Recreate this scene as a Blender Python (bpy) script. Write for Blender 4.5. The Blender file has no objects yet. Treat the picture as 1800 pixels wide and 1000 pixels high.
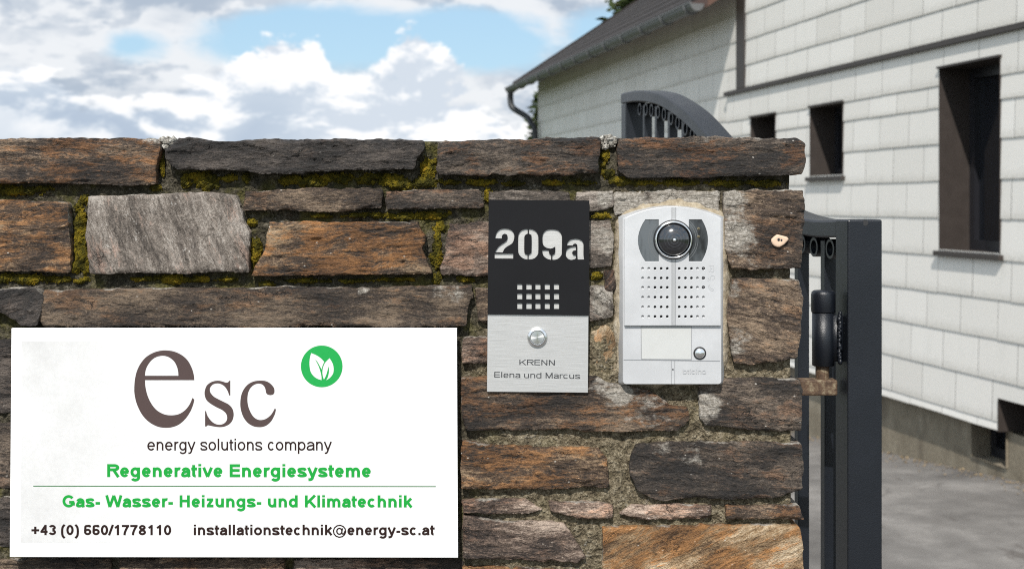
import bpy, bmesh, math, random
import numpy as np
from mathutils import Vector, Matrix

C = bpy.context.scene.collection
SC = bpy.context.scene
R = math.radians
rng = random.Random(7)

# ------------------------------------------------------------------ camera, sky, sun, exposure
F_PX, HX, HY, HC = 2500.0, 900.0, 356.0, 1.40
cd = bpy.data.cameras.new('camera')
cam = bpy.data.objects.new('camera', cd); C.objects.link(cam)
cam.location = (0, 0, HC); cam.rotation_euler = (R(90), 0, 0)
cd.sensor_width = 36; cd.lens = 36 * F_PX / 1800
cd.shift_y = -(500 - HY) / 1800
cd.clip_start = 0.05; cd.clip_end = 6000
cd.dof.use_dof = True; cd.dof.focus_distance = 1.42; cd.dof.aperture_fstop = 14
SC.camera = cam

SUN_TO = Vector((-0.13, -0.70, 0.70)).normalized()
EL = math.asin(SUN_TO.z); AZ = math.atan2(SUN_TO.x, SUN_TO.y)
sl = bpy.data.lights.new('sun', 'SUN'); sl.energy = 4.3; sl.angle = R(0.7); sl.color = (1.0, 0.955, 0.89)
so = bpy.data.objects.new('sun', sl); C.objects.link(so)
so.rotation_euler = (-SUN_TO).to_track_quat('-Z', 'Y').to_euler(); so.location = (0, -20, 30)
SC.view_settings.view_transform = 'Standard'; SC.view_settings.look = 'None'
SC.view_settings.exposure = 0.46; SC.view_settings.gamma = 1
SC.cycles.use_denoising = False; SC.cycles.filter_width = 1.05; SC.cycles.sample_clamp_indirect = 4
SC.cycles.max_bounces = 8


class NT:
    """small node-tree builder"""
    def __init__(s, nt): s.t = nt
    def n(s, typ, **kw):
        x = s.t.nodes.new(typ)
        for k, v in kw.items(): setattr(x, k, v)
        return x
    def put(s, sock, v):
        if isinstance(v, bpy.types.NodeSocket): s.t.links.new(v, sock)
        elif v is not None:
            if sock.type == 'RGBA' and len(v) == 3: v = (*v, 1)
            sock.default_value = v
    def m(s, op, a, b=None, c=None, clamp=False):
        x = s.n('ShaderNodeMath', operation=op, use_clamp=clamp)
        for i, v in enumerate((a, b, c)):
            if v is not None: s.put(x.inputs[i], v)
        return x.outputs[0]
    def v(s, op, a, b=None):
        x = s.n('ShaderNodeVectorMath', operation=op); s.put(x.inputs[0], a)
        if b is not None: s.put(x.inputs[1], b)
        return x.outputs[0]
    def noise(s, vec, scale=5, detail=4, rough=.5, dist=0.0, lac=2.0):
        x = s.n('ShaderNodeTexNoise'); s.put(x.inputs['Vector'], vec)
        x.inputs['Scale'].default_value = scale; x.inputs['Detail'].default_value = detail
        x.inputs['Roughness'].default_value = rough; x.inputs['Distortion'].default_value = dist
        return x.outputs['Fac']
    def step(s, v, a, b, lo=0.0, hi=1.0):
        x = s.n('ShaderNodeMapRange', interpolation_type='SMOOTHSTEP'); s.put(x.inputs[0], v)
        for i, q in enumerate((a, b, lo, hi)): s.put(x.inputs[i + 1], q)
        return x.outputs[0]
    def mix(s, f, a, b, mode='MIX'):
        x = s.n('ShaderNodeMix', data_type='RGBA', blend_type=mode); s.put(x.inputs[0], f)
        s.put(x.inputs[6], a); s.put(x.inputs[7], b); return x.outputs[2]
    def ramp(s, f, stops):
        x = s.n('ShaderNodeValToRGB'); s.put(x.inputs[0], f); e = x.color_ramp.elements
        while len(e) < len(stops): e.new(.5)
        for i, (p, c) in enumerate(stops): e[i].position = p; e[i].color = (*c, 1)
        return x.outputs[0]
    def sep(s, v):
        x = s.n('ShaderNodeSeparateXYZ'); s.put(x.inputs[0], v); return x.outputs
    def comb(s, a, b, c):
        x = s.n('ShaderNodeCombineXYZ')
        for i, q in enumerate((a, b, c)): s.put(x.inputs[i], q)
        return x.outputs[0]
    def attr(s, name): return s.n('ShaderNodeAttribute', attribute_name=name).outputs


# ------------------------------------------------------------------ sky: Nishita + cumulus
W = bpy.data.worlds.new('World'); SC.world = W; W.use_nodes = True
T = NT(W.node_tree); W.node_tree.nodes.clear()
sky = T.n('ShaderNodeTexSky', sky_type='NISHITA'); sky.sun_disc = False
sky.sun_elevation = EL; sky.sun_rotation = AZ; sky.altitude = 500; sky.air_density = 1; sky.dust_density = 1.2; sky.ozone_density = 1.2
d = T.n('ShaderNodeTexCoord').outputs['Generated']
dx, dy, dz = T.sep(d)
el = T.m('MULTIPLY', dz, 1.0)
# coordinates stretched so that clouds flatten towards the horizon
cv = T.comb(dx, T.m('MULTIPLY', dy, .6), T.m('MULTIPLY', dz, 2.0))
nb = T.noise(cv, 9.0, 9, .57, .25)            # billows
nb2 = T.noise(T.v('ADD', cv, (-.006, 0, .024)), 9.0, 9, .57, .25)   # the same, looked up nearer the sun: gives lit tops
ns = T.noise(T.v('ADD', cv, (3.1, 0, 1.7)), 5.0, 6, .55, .2)        # soft higher cloud
nh = T.noise(T.v('ADD', cv, (7.3, 2.0, 4.1)), 24.0, 5, .6)
# bank of cumulus standing on the horizon, top line varies with azimuth
fc = T.n('ShaderNodeFloatCurve'); cu = fc.mapping.curves[0]
T.put(fc.inputs[1], T.m('MULTIPLY_ADD', dx, 1.25, .5, clamp=True))
bank_pts = [(0, .62), (.05, .60), (.10, .55), (.20, .42), (.245, .45), (.285, .72), (.32, .76), (.345, .60), (.375, .54), (.42, .64), (.455, .60), (.49, .50), (.6, .45), (.8, .5), (1, .62)]
for i, (x_, y_) in enumerate(bank_pts):
    if i < 2: p_ = cu.points[i]; p_.location = (x_, y_)
    else: cu.points.new(x_, y_)
fc.mapping.update()
top = T.m('MULTIPLY', fc.outputs[0], .155)
front = T.step(dy, .5, .8)
edge = T.m('ADD', T.m('SUBTRACT', top, dz), T.m('MULTIPLY_ADD', nb, .18, -.09))
bank = T.m('MULTIPLY', T.step(edge, -.002, .006), front)
# higher cloud with holes of blue
hole = T.step(T.v('DISTANCE', T.comb(T.m('MULTIPLY', dx, .38), 0, dz), (-.030, 0, .118)) if False else
              T.n('ShaderNodeVectorMath').outputs[1], 0, 1)
def dist(cx, cz, sx):
    x = T.n('ShaderNodeVectorMath', operation='DISTANCE')
    T.put(x.inputs[0], T.comb(T.m('MULTIPLY', dx, sx), 0, dz)); x.inputs[1].default_value = (cx * sx, 0, cz); return x.outputs[1]
blue = T.m('MINIMUM', T.m('MINIMUM', dist(-.055, .113, .16), T.m('ADD', dist(-.150, .118, .35), .008)), T.m('ADD', dist(-.256, .106, .6), .012))
blue2 = T.m('MINIMUM', blue, T.m('ADD', dist(.06, .115, .3), .004))
hi_front = T.step(T.m('ADD', blue2, T.m('ADD', T.m('MULTIPLY_ADD', ns, .055, -.0275), T.m('MULTIPLY_ADD', nb, .035, -.0175))), .017, .029)
hi_all = T.step(ns, .40, .56)
hic = T.n('ShaderNodeMix'); T.put(hic.inputs[0], front); T.put(hic.inputs[2], hi_all); T.put(hic.inputs[3], T.m('MULTIPLY', hi_front, .92))
hic = hic.outputs[0]
low = T.step(dz, .0, -.06)
hic = T.m('MULTIPLY', hic, T.m('SUBTRACT', 1.0, low))
# shading
lit = T.step(T.m('SUBTRACT', nb, nb2), -.055, .05)
gd = T.step(nh, .35, .7)
depth_ = T.step(edge, .02, .085)
body = T.m('MULTIPLY_ADD', T.m('MULTIPLY', depth_, T.step(T.m('ADD', nb, T.m('MULTIPLY', ns, .5)), .62, .84)), -1.0, 1.0)
shade = T.m('MULTIPLY', T.m('MULTIPLY_ADD', lit, .5, .5), T.m('MULTIPLY_ADD', body, .5, .5))
feet = T.m('MULTIPLY', T.m('MULTIPLY', T.step(dz, .088, .058), T.step(dx, -.12, -.20)), T.step(nb, .62, .46))
shade = T.m('MULTIPLY', shade, T.m('MULTIPLY_ADD', feet, -.42, 1.0))
bank_col = T.ramp(shade, [(0.20, (.38, .47, .60)), (.42, (.53, .61, .71)), (.60, (.73, .78, .84)), (.76, (.90, .91, .925)), (1, (1.0, 1.0, 1.0))])
hi_shade = T.step(T.m('ADD', T.noise(cv, 12, 6, .55, .2), T.m('MULTIPLY', lit, .2)), .42, .72)
hi_col = T.ramp(hi_shade, [(0, (.42, .48, .57)), (.5, (.60, .64, .70)), (1, (.82, .83, .85))])
skyc = T.v('MULTIPLY', sky.outputs[0], (.080, .080, .080))
skyc = T.mix(.50, skyc, (.36, .58, .76))
K = .80
def scl(c): return T.v('MULTIPLY', c, (K, K, K))
col = T.mix(hic, skyc, scl(hi_col))
col = T.mix(bank, col, scl(bank_col))
# sky outside the view ahead is brightened and warmed to add fill light
away = T.m('MULTIPLY_ADD', T.m('SUBTRACT', 1.0, front), .62, 1.0)
col = T.v('MULTIPLY', col, T.comb(away, T.m('MULTIPLY_ADD', away, .97, .03), T.m('MULTIPLY_ADD', away, .90, .10)))
bg = T.n('ShaderNodeBackground'); T.put(bg.inputs[0], T.v('MULTIPLY', col, (10, 10, 10))); bg.inputs[1].default_value = .1
wo = T.n('ShaderNodeOutputWorld'); T.put(wo.inputs[0], bg.outputs[0])


# ------------------------------------------------------------------ helpers
def P(px, py, Y): return ((px - HX) / F_PX * Y, Y, HC + (HY - py) / F_PX * Y)
def PX(px, Y): return (px - HX) / F_PX * Y
def PZ(py, Y): return HC + (HY - py) / F_PX * Y

def origin_of(o):
    v = Vector((0, 0, 0))
    while o is not None: v += o.location; o = o.parent
    return v

def mk(name, V, F, mat, parent=None, smooth=False, attrs=None, loc=None):
    """one mesh object; V in world coordinates"""
    me = bpy.data.meshes.new(name)
    V = np.asarray(V, dtype=np.float64).reshape(-1, 3)
    base = origin_of(parent)
    if loc is not None: base = base + (Vector(loc) - base)
    V = V - np.array(base[:])
    me.from_pydata(V.tolist(), [], F if isinstance(F, list) else F.tolist())
    if attrs:
        for k, a in attrs.items():
            at = me.attributes.new(k, 'FLOAT', 'POINT'); at.data.foreach_set('value', np.asarray(a, dtype=np.float32))
    me.update()
    if smooth: me.polygons.foreach_set('use_smooth', [True] * len(me.polygons))
    for m_ in (mat if isinstance(mat, (list, tuple)) else [mat]): me.materials.append(m_)
    o = bpy.data.objects.new(name, me); C.objects.link(o)
    if parent is not None: o.parent = parent; o.location = Vector(base) - origin_of(parent)
    else: o.location = base
    return o

def empty(name, loc, label, cat, group=None):
    o = bpy.data.objects.new(name, None); C.objects.link(o); o.location = loc; o.empty_display_size = .05
    o['label'] = label; o['category'] = cat
    if group: o['group'] = group
    return o

class MB:
    """collects primitives into one mesh"""
    def __init__(s): s.V = []; s.F = []
    def add(s, V, F):
        b = len(s.V); s.V += [tuple(v) for v in V]; s.F += [tuple(b + i for i in f) for f in F]; return s
    def box(s, x0, x1, y0, y1, z0, z1, fn=None, bev=0.0):
        bm = bmesh.new()
        vs = [bm.verts.new((x, y, z)) for x in (x0, x1) for y in (y0, y1) for z in (z0, z1)]
        for f in ((0, 1, 3, 2), (4, 6, 7, 5), (0, 4, 5, 1), (2, 3, 7, 6), (0, 2, 6, 4), (1, 5, 7, 3)): bm.faces.new([vs[i] for i in f])
        if bev > 0: bmesh.ops.bevel(bm, geom=list(bm.edges), offset=bev, segments=2, affect='EDGES', profile=.5)
        bmesh.ops.recalc_face_normals(bm, faces=bm.faces)
        bm.verts.index_update()
        V = [tuple(v.co) if fn is None else tuple(fn(*v.co)) for v in bm.verts]
        F = [tuple(v.index for v in f.verts) for f in bm.faces]; bm.free()
        return s.add(V, F)
    def quad(s, a, b, c, d): return s.add([a, b, c, d], [(0, 1, 2, 3)])
    def tube(s, pts, r, n=12, cap=True):
        pts = [Vector(p) for p in pts]; rr = r if isinstance(r, (list, tuple)) else [r] * len(pts)
        V = []; F = []; up = Vector((0, 0, 1)); prev = None
        for i, p in enumerate(pts):
            t = (pts[min(i + 1, len(pts) - 1)] - pts[max(i - 1, 0)]).normalized()
            if prev is None:
                a = t.cross(up);  a = a if a.length > 1e-4 else t.cross(Vector((1, 0, 0)))
            else: a = prev - t * prev.dot(t)
            a.normalize(); prev = a; b = t.cross(a)
            for k in range(n):
                q = 2 * math.pi * k / n; V.append(p + (a * math.cos(q) + b * math.sin(q)) * rr[i])
        for i in range(len(pts) - 1):
            for k in range(n):
                F.append((i * n + k, i * n + (k + 1) % n, (i + 1) * n + (k + 1) % n, (i + 1) * n + k))
        if cap: F.append(tuple(range(n - 1, -1, -1))); F.append(tuple((len(pts) - 1) * n + k for k in range(n)))
        return s.add(V, F)
    def lathe(s, cx, cz, prof, n=48):
        """prof: (radius, Y) pairs, axis along Y"""
        V = []; F = []
        for r_, y_ in prof:
            for k in range(n):
                q = 2 * math.pi * k / n; V.append((cx + r_ * math.cos(q), y_, cz + r_ * math.sin(q)))
        for i in range(len(prof) - 1):
            for k in range(n): F.append((i * n + k, i * n + (k + 1) % n, (i + 1) * n + (k + 1) % n, (i + 1) * n + k))
        return s.add(V, F)
    def build(s, name, mat, parent=None, smooth=False): return mk(name, s.V, s.F, mat, parent, smooth)

def smooth_closed(pts, corner=48, sub=4):
    n = len(pts); out = []
    P_ = [np.array(p, float) for p in pts]
    cr = []
    for i in range(n):
        a = P_[i] - P_[i - 1]; b = P_[(i + 1) % n] - P_[i]
        ca = a @ b / (np.linalg.norm(a) * np.linalg.norm(b) + 1e-9); cr.append(math.degrees(math.acos(max(-1, min(1, ca)))) > corner)
    for i in range(n):
        j = (i + 1) % n
        p0 = P_[i - 1] if not cr[i] else 2 * P_[i] - P_[j] * 1.0
        p3 = P_[(j + 1) % n] if not cr[j] else 2 * P_[j] - P_[i]
        for k in range(sub):
            t = k / sub
            out.append(tuple(.5 * ((2 * P_[i]) + (-p0 + P_[j]) * t + (2 * p0 - 5 * P_[i] + 4 * P_[j] - p3) * t * t + (-p0 + 3 * P_[i] - 3 * P_[j] + p3) * t ** 3)))
    return out

def smooth_open(pts, sub=6):
    P_ = [np.array(p, float) for p in pts]; out = []
    for i in range(len(P_) - 1):
        p0 = P_[i - 1] if i else 2 * P_[0] - P_[1]; p3 = P_[i + 2] if i + 2 < len(P_) else 2 * P_[-1] - P_[-2]
        a, b = P_[i], P_[i + 1]
        for k in range(sub):
            t = k / sub
            out.append(tuple(.5 * (2 * a + (-p0 + b) * t + (2 * p0 - 5 * a + 4 * b - p3) * t * t + (-p0 + 3 * a - 3 * b + p3) * t ** 3)))
    out.append(tuple(P_[-1])); return out

def extr(name, loops, Yf, th, mat, parent, bev=0.0, smooth=False):
    """plate cut from px outlines (later loops are holes or islands); its front lies at depth Yf, thickness th"""
    cu = bpy.data.curves.new('tmp', 'CURVE'); cu.dimensions = '2D'; cu.fill_mode = 'BOTH'
    cu.extrude = th / 2 - bev; cu.bevel_depth = bev; cu.bevel_resolution = 1; cu.offset = -bev
    for lp in loops:
        s = cu.splines.new('POLY'); s.points.add(len(lp) - 1)
        for i, (x, y) in enumerate(lp): s.points[i].co = (PX(x, Yf), PZ(y, Yf), 0, 1)
        s.use_cyclic_u = True
    to = bpy.data.objects.new('tmp', cu); C.objects.link(to)
    dg = bpy.context.evaluated_depsgraph_get(); dg.update()
    me = to.evaluated_get(dg).to_mesh()
    V = [(v.co.x, Yf + th / 2 - v.co.z, v.co.y) for v in me.vertices]
    F = [tuple(p.vertices) for p in me.polygons]
    to.evaluated_get(dg).to_mesh_clear()
    bpy.data.objects.remove(to); bpy.data.curves.remove(cu)
    return mk(name, V, F, mat, parent, smooth)

def circ(cx, cy, r, n=32): return [(cx + r * math.cos(2 * math.pi * k / n), cy + r * math.sin(2 * math.pi * k / n)) for k in range(n)]

# ---- value noise in numpy
def _h(ix, iy, seed):
    with np.errstate(over='ignore'):
        n = (ix.astype(np.int64) * 374761393 + iy.astype(np.int64) * 668265263 + seed * 1274126177) & 0xffffffff
        n = ((n ^ (n >> 13)) * 1274126177) & 0xffffffff
        n = (n ^ (n >> 16)) & 0xffffff
    return n / float(0xffffff)
def vnoise(x, y, seed=0):
    ix = np.floor(x); iy = np.floor(y); fx = x - ix; fy = y - iy
    ix = ix.astype(np.int64); iy = iy.astype(np.int64)
    fx = fx * fx * (3 - 2 * fx); fy = fy * fy * (3 - 2 * fy)
    a = _h(ix, iy, seed); b = _h(ix + 1, iy, seed); c = _h(ix, iy + 1, seed); e = _h(ix + 1, iy + 1, seed)
    return (a + (b - a) * fx) * (1 - fy) + (c + (e - c) * fx) * fy
def fbm(x, y, o=4, seed=0, g=.5):
    t = 0; a = 1; s = 0
    for i in range(o):
        t = t + a * (vnoise(x, y, seed + i * 17) - .5); s += a; a *= g; x = x * 2.03; y = y * 2.03
    return t / s * 2     # about -1..1

# ------------------------------------------------------------------ materials
def newmat(name):
    m_ = bpy.data.materials.new(name); m_.use_nodes = True
    nt = m_.node_tree; nt.nodes.clear(); t = NT(nt)
    b = t.n('ShaderNodeBsdfPrincipled'); o = t.n('ShaderNodeOutputMaterial'); nt.links.new(b.outputs[0], o.inputs[0])
    t.b = b; t.mat = m_; t.obj = t.n('ShaderNodeTexCoord').outputs['Object']
    return t
def bump(t, h, strength=.5, distance=.001, normal=None):
    x = t.n('ShaderNodeBump'); x.inputs['Strength'].default_value = strength; x.inputs['Distance'].default_value = distance
    t.put(x.inputs['Height'], h)
    if normal is not None: t.put(x.inputs['Normal'], normal)
    return x.outputs[0]
def fin(t, col, rough=.6, metal=0.0, nrm=None, spec=.5):
    t.put(t.b.inputs['Base Color'], col); t.put(t.b.inputs['Roughness'], rough); t.put(t.b.inputs['Metallic'], metal)
    t.b.inputs['Specular IOR Level'].default_value = spec
    if nrm is not None: t.put(t.b.inputs['Normal'], nrm)
    return t.mat

STONE = {  # dark, mid, light, rust colour, rust share, fleck share
    'dark':  ((.0075, .0052, .0040), (.036, .0260, .0190), (.155, .118, .088), (.105, .044, .015), .25, .35),
    'black': ((.0062, .0050, .0043), (.025, .0195, .0165), (.088, .071, .059), (.080, .036, .016), .20, .28),
    'brown': ((.0095, .0056, .0034), (.052, .0335, .0215), (.230, .165, .110), (.140, .060, .019), .55, .50),
    'rust':  ((.0125, .0068, .0036), (.074, .0435, .0240), (.340, .240, .145), (.180, .077, .021), .85, .60),
    'grey':  ((.022, .017, .0135), (.100, .080, .064), (.330, .285, .245), (.16, .073, .034), .28, .65),
    'pale':  ((.060, .048, .039), (.185, .155, .130), (.430, .385, .340), (.21, .095, .055), .30, .70),
    'pink':  ((.020, .012, .0085), (.112, .076, .056), (.410, .320, .255), (.20, .092, .046), .45, .65),
    'ochre': ((.075, .038, .014), (.265, .170, .085), (.560, .450, .310), (.24, .105, .028), .55, .55),
}
def stone_mat(name, kind, ang=0.0, seed=0, gain=1.0, rust=None, fleck=None, coarse=1.0):
    dk, md, lt, ru, ra, fa = STONE[kind]
    ra = ra if rust is None else rust; fa = fa if fleck is None else fleck
    g = lambda c: tuple(q * gain for q in c)
    t = newmat(name)
    off = ((seed * 7.13) % 9, (seed * 3.7) % 5, (seed * 5.31) % 8)
    ro = t.n('ShaderNodeVectorRotate', rotation_type='Y_AXIS'); t.put(ro.inputs['Vector'], t.v('ADD', t.obj, off)); ro.inputs['Angle'].default_value = R(ang)
    v = ro.outputs[0]
    wob = t.n('ShaderNodeTexNoise'); t.put(wob.inputs['Vector'], v); wob.inputs['Scale'].default_value = 28; wob.inputs['Detail'].default_value = 3
    v = t.v('ADD', v, t.v('MULTIPLY', t.v('SUBTRACT', wob.outputs['Color'], (.5, .5, .5)), (.004, 0, .010)))
    str1 = t.noise(t.v('MULTIPLY', v, (33 / coarse, 33, 175 / coarse)), 1, 9, .72)        # foliation
    str2 = t.noise(t.v('MULTIPLY', v, (170, 170, 540)), 1, 5, .72)        # fine fibres
    grain = t.noise(v, 620, 3, .7)
    blot = t.noise(t.v('MULTIPLY', v, (12, 12, 26)), 1, 5, .6)
    blot2 = t.noise(t.v('ADD', t.v('MULTIPLY', v, (17, 17, 40)), (4.2, 1.1, 9.7)), 1, 6, .62)
    f = t.m('ADD', t.m('MULTIPLY', str1, .42), t.m('ADD', t.m('MULTIPLY', str2, .34), t.m('MULTIPLY', grain, .24)))
    f = t.m('ADD', f, t.m('MULTIPLY_ADD', blot, .62, -.31))
    col = t.ramp(f, [(.40, g(dk)), (.50, g(md)), (.625, g(lt))])
    rm = t.m('MULTIPLY', t.step(t.m('ADD', blot2, t.m('ADD', t.m('MULTIPLY_ADD', str1, .7, -.35), t.m('MULTIPLY_ADD', str2, .5, -.25))), .60 - ra * .21, .75 - ra * .19), min(.92, ra * 1.2))
    rcol = t.ramp(f, [(.34, tuple(q * .22 * gain for q in ru)), (.52, g(ru)), (.68, tuple(min(.9, q * 2.3 * gain) for q in ru))])
    col = t.mix(rm, col, rcol)
    # quartz and mica flecks
    fl = t.m('MULTIPLY', t.step(t.m('ADD', t.m('MULTIPLY', str2, .6), t.m('MULTIPLY', grain, .4)), .565, .66), t.step(t.noise(t.v('MULTIPLY', v, (40, 40, 95)), 1, 3, .6), .5, .66))
    col = t.mix(t.m('MULTIPLY', fl, fa), col, tuple(min(.62, .14 + q * 1.45 * gain) for q in lt))
    vs = t.n('ShaderNodeTexVoronoi'); t.put(vs.inputs['Vector'], t.v('MULTIPLY', v, (150, 150, 230))); vs.inputs['Scale'].default_value = 1
    spk = t.m('MULTIPLY', t.step(vs.outputs['Distance'], .20, .10), t.step(t.sep(vs.outputs['Color'])[0], .945, .97))
    col = t.mix(t.m('MULTIPLY', spk, .55), col, (.62, .58, .52))
    # cracks
    wb2 = t.n('ShaderNodeTexNoise'); t.put(wb2.inputs['Vector'], v); wb2.inputs['Scale'].default_value = 45; wb2.inputs['Detail'].default_value = 5; wb2.inputs['Roughness'].default_value = .65
    vo = t.n('ShaderNodeTexVoronoi', feature='DISTANCE_TO_EDGE'); t.put(vo.inputs['Vector'], t.v('ADD', t.v('MULTIPLY', v, (9, 9, 42)), t.v('MULTIPLY', t.v('SUBTRACT', wb2.outputs['Color'], (.5, .5, .5)), (1.3, .4, 1.3)))); vo.inputs['Scale'].default_value = 1
    crk = t.m('MULTIPLY', t.step(vo.outputs[0], .022, .0), t.step(blot2, .53, .64))
    col = t.mix(t.m('MULTIPLY', crk, .75), col, g(tuple(q * .4 for q in dk)))
    # mortar smear (vertex mask) and top-edge lichen
    sm = t.attr('smear')[2]
    smk = t.step(t.m('ADD', sm, t.m('MULTIPLY_ADD', t.noise(t.v('MULTIPLY', v, (60, 60, 100)), 1, 6, .72), 1.5, -.75)), .34, .66)
    col = t.mix(smk, col, t.ramp(t.noise(v, 330, 4, .7), [(.30, (.12, .105, .085)), (.5, (.26, .235, .20)), (.7, (.44, .41, .37))]))
    hgt = t.m('ADD', t.m('MULTIPLY', str1, .9), t.m('ADD', t.m('MULTIPLY', str2, .60), t.m('MULTIPLY', grain, .22)))
    hgt = t.m('SUBTRACT', hgt, t.m('MULTIPLY', crk, .5))
    nr = bump(t, hgt, 1.0, .0048)
    rough = t.m('MULTIPLY_ADD', fl, -.25, t.m('MULTIPLY_ADD', blot, -.35, .80))
    return fin(t, col, rough, 0, nr, .5)

def mortar_mat():
    t = newmat('mortar'); v = t.obj
    n1 = t.noise(v, 22, 5, .6); n2 = t.noise(v, 160, 5, .68); n3 = t.noise(v, 520, 3, .7)
    vo = t.n('ShaderNodeTexVoronoi'); t.put(vo.inputs['Vector'], v); vo.inputs['Scale'].default_value = 260
    peb = t.step(vo.outputs['Distance'], .55, .20)
    f = t.m('ADD', t.m('MULTIPLY', n2, .6), t.m('MULTIPLY', n3, .4))
    old = t.ramp(f, [(.33, (.016, .015, .010)), (.5, (.050, .044, .030)), (.68, (.170, .150, .115))])
    new = t.ramp(f, [(.36, (.036, .029, .018)), (.5, (.135, .110, .071)), (.65, (.330, .285, .205))])
    fresh = t.attr('fresh')[2]
    m = t.step(t.m('ADD', fresh, t.m('MULTIPLY_ADD', n1, .8, -.4)), .25, .75)
    col = t.mix(m, old, new)
    col = t.mix(t.m('MULTIPLY', peb, t.step(n1, .55, .75)), col, (.26, .24, .205))
    gm = t.m('MULTIPLY', t.step(t.noise(t.v('ADD', v, (3, 0, 8)), 30, 4, .6), .47, .66), t.m('MULTIPLY_ADD', fresh, -.62, .8))
    col = t.mix(gm, col, t.ramp(n2, [(.3, (.022, .024, .005)), (.65, (.11, .098, .022))]))
    nr = bump(t, t.m('ADD', t.m('MULTIPLY', n2, 1.0), t.m('ADD', t.m('MULTIPLY', n3, .45), t.m('MULTIPLY', peb, .25))), 1.0, .006)
    return fin(t, col, .95, 0, nr, .2)

def moss_mat():
    t = newmat('moss'); v = t.obj
    n1 = t.noise(v, 55, 4, .6); n2 = t.noise(v, 420, 3, .7)
    f = t.m('ADD', t.m('MULTIPLY', n1, .65), t.m('MULTIPLY', n2, .35))
    col = t.ramp(f, [(.30, (.010, .010, .003)), (.44, (.042, .038, .005)), (.56, (.155, .118, .009)), (.69, (.30, .175, .014))])
    return fin(t, col, .95, 0, bump(t, n2, 1.0, .004), .15)

def paint_mat(name, col, rough=.35, metal=0.0, bsc=900, bst=.12, bdist=.0006, spec=.5):
    t = newmat(name); n = t.noise(t.obj, bsc, 3, .5); n2 = t.noise(t.obj, 14, 5, .6)
    c = t.mix(t.step(n2, .35, .75), tuple(q * .88 for q in col), tuple(min(1, q * 1.08) for q in col))
    return fin(t, c, t.m('MULTIPLY_ADD', n2, .14, rough - .07), metal, bump(t, n, bst, bdist), spec)

def flat_mat(name, col, rough=.5, metal=0.0, spec=.5):
    t = newmat(name); n = t.noise(t.obj, 60, 5, .6)
    return fin(t, t.mix(n, tuple(q * .94 for q in col), tuple(min(1, q * 1.06) for q in col)), rough, metal, None, spec)

def steel_mat(name, col=(.62, .62, .61), rough=.42, metal=.75, horiz=True, k=1.0):
    t = newmat(name)
    v = t.v('MULTIPLY', t.obj, (40, 40, 2600) if horiz else (2600, 2600, 40))
    n = t.noise(v, 1, 4, .6); n2 = t.noise(t.v('MULTIPLY', t.obj, (16, 16, 60)), 1, 4, .55)
    c = t.mix(t.step(n, .3, .72), tuple(q * .84 for q in col), tuple(min(1, q * 1.12) for q in col))
    c = t.mix(t.m('MULTIPLY', n2, .25), c, tuple(q * .8 for q in col))
    return fin(t, c, rough, metal, bump(t, n, .25 * k, .0003))

M_MORTAR = mortar_mat(); M_MOSS = moss_mat()
M_GATE = paint_mat('anthracite_hammered_paint', (.0060, .0078, .0118), .40, 0, 800, .35, .0008, .40)
M_INK = flat_mat('brown_ink', (.014, .005, .004), .6, 0, .2)
M_LOGO = flat_mat('brown_metallic_ink', (.055, .036, .034), .5, 0, .3)
M_GREEN = flat_mat('green_ink', (.003, .235, .028), .5, 0, .3)
M_LEAFG = flat_mat('green_foil', (.003, .25, .045), .45, 0, .4)
M_ALU = steel_mat('brushed_steel', (.44, .44, .435), .48, .55)
M_CUT = steel_mat('bright_steel', (.47, .465, .45), .45, .45)
M_CHROME = steel_mat('turned_chrome', (.78, .78, .78), .16, 1.0, True, .2)
M_BLACK = paint_mat('black_satin_panel', (.0075, .0076, .0088), .62, 0, 1500, .06, .0003, .12)
M_SILVER = paint_mat('silver_lacquer', (.435, .44, .45), .42, .2, 1400, .12, .0004)
M_DARK = flat_mat('dark_recess', (.010, .010, .011), .6)
M_RUSTY = None
def rusty():
    t = newmat('rusty_steel'); n = t.noise(t.obj, 120, 6, .7); n2 = t.noise(t.obj, 420, 3, .6)
    c = t.ramp(n, [(.32, (.030, .017, .011)), (.52, (.085, .050, .028)), (.66, (.21, .17, .11))])
    return fin(t, c, .75, .15, bump(t, n2, .6, .001))
M_RUSTY = rusty()

def sign_mat(name, c0, amt):
    t = newmat(name); n = t.noise(t.obj, 11, 5, .6); n2 = t.noise(t.obj, 240, 3, .6)
    x = t.sep(t.obj)[0]
    # faint scuffing of the left part of the film
    sc = t.m('MULTIPLY', t.step(x, -.045, -.19), t.step(t.m('ADD', n, t.m('MULTIPLY', n2, .25)), .42, .85))
    c = t.mix(t.m('MULTIPLY', sc, amt), c0, (.42, .418, .416))
    return fin(t, c, .42, 0, bump(t, n2, .05, .0003), .4)
M_SIGN = sign_mat('white_sign_edge', (.86, .86, .86), .0)
M_FILM = sign_mat('white_print_film', (.540, .540, .540), .9)

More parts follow.
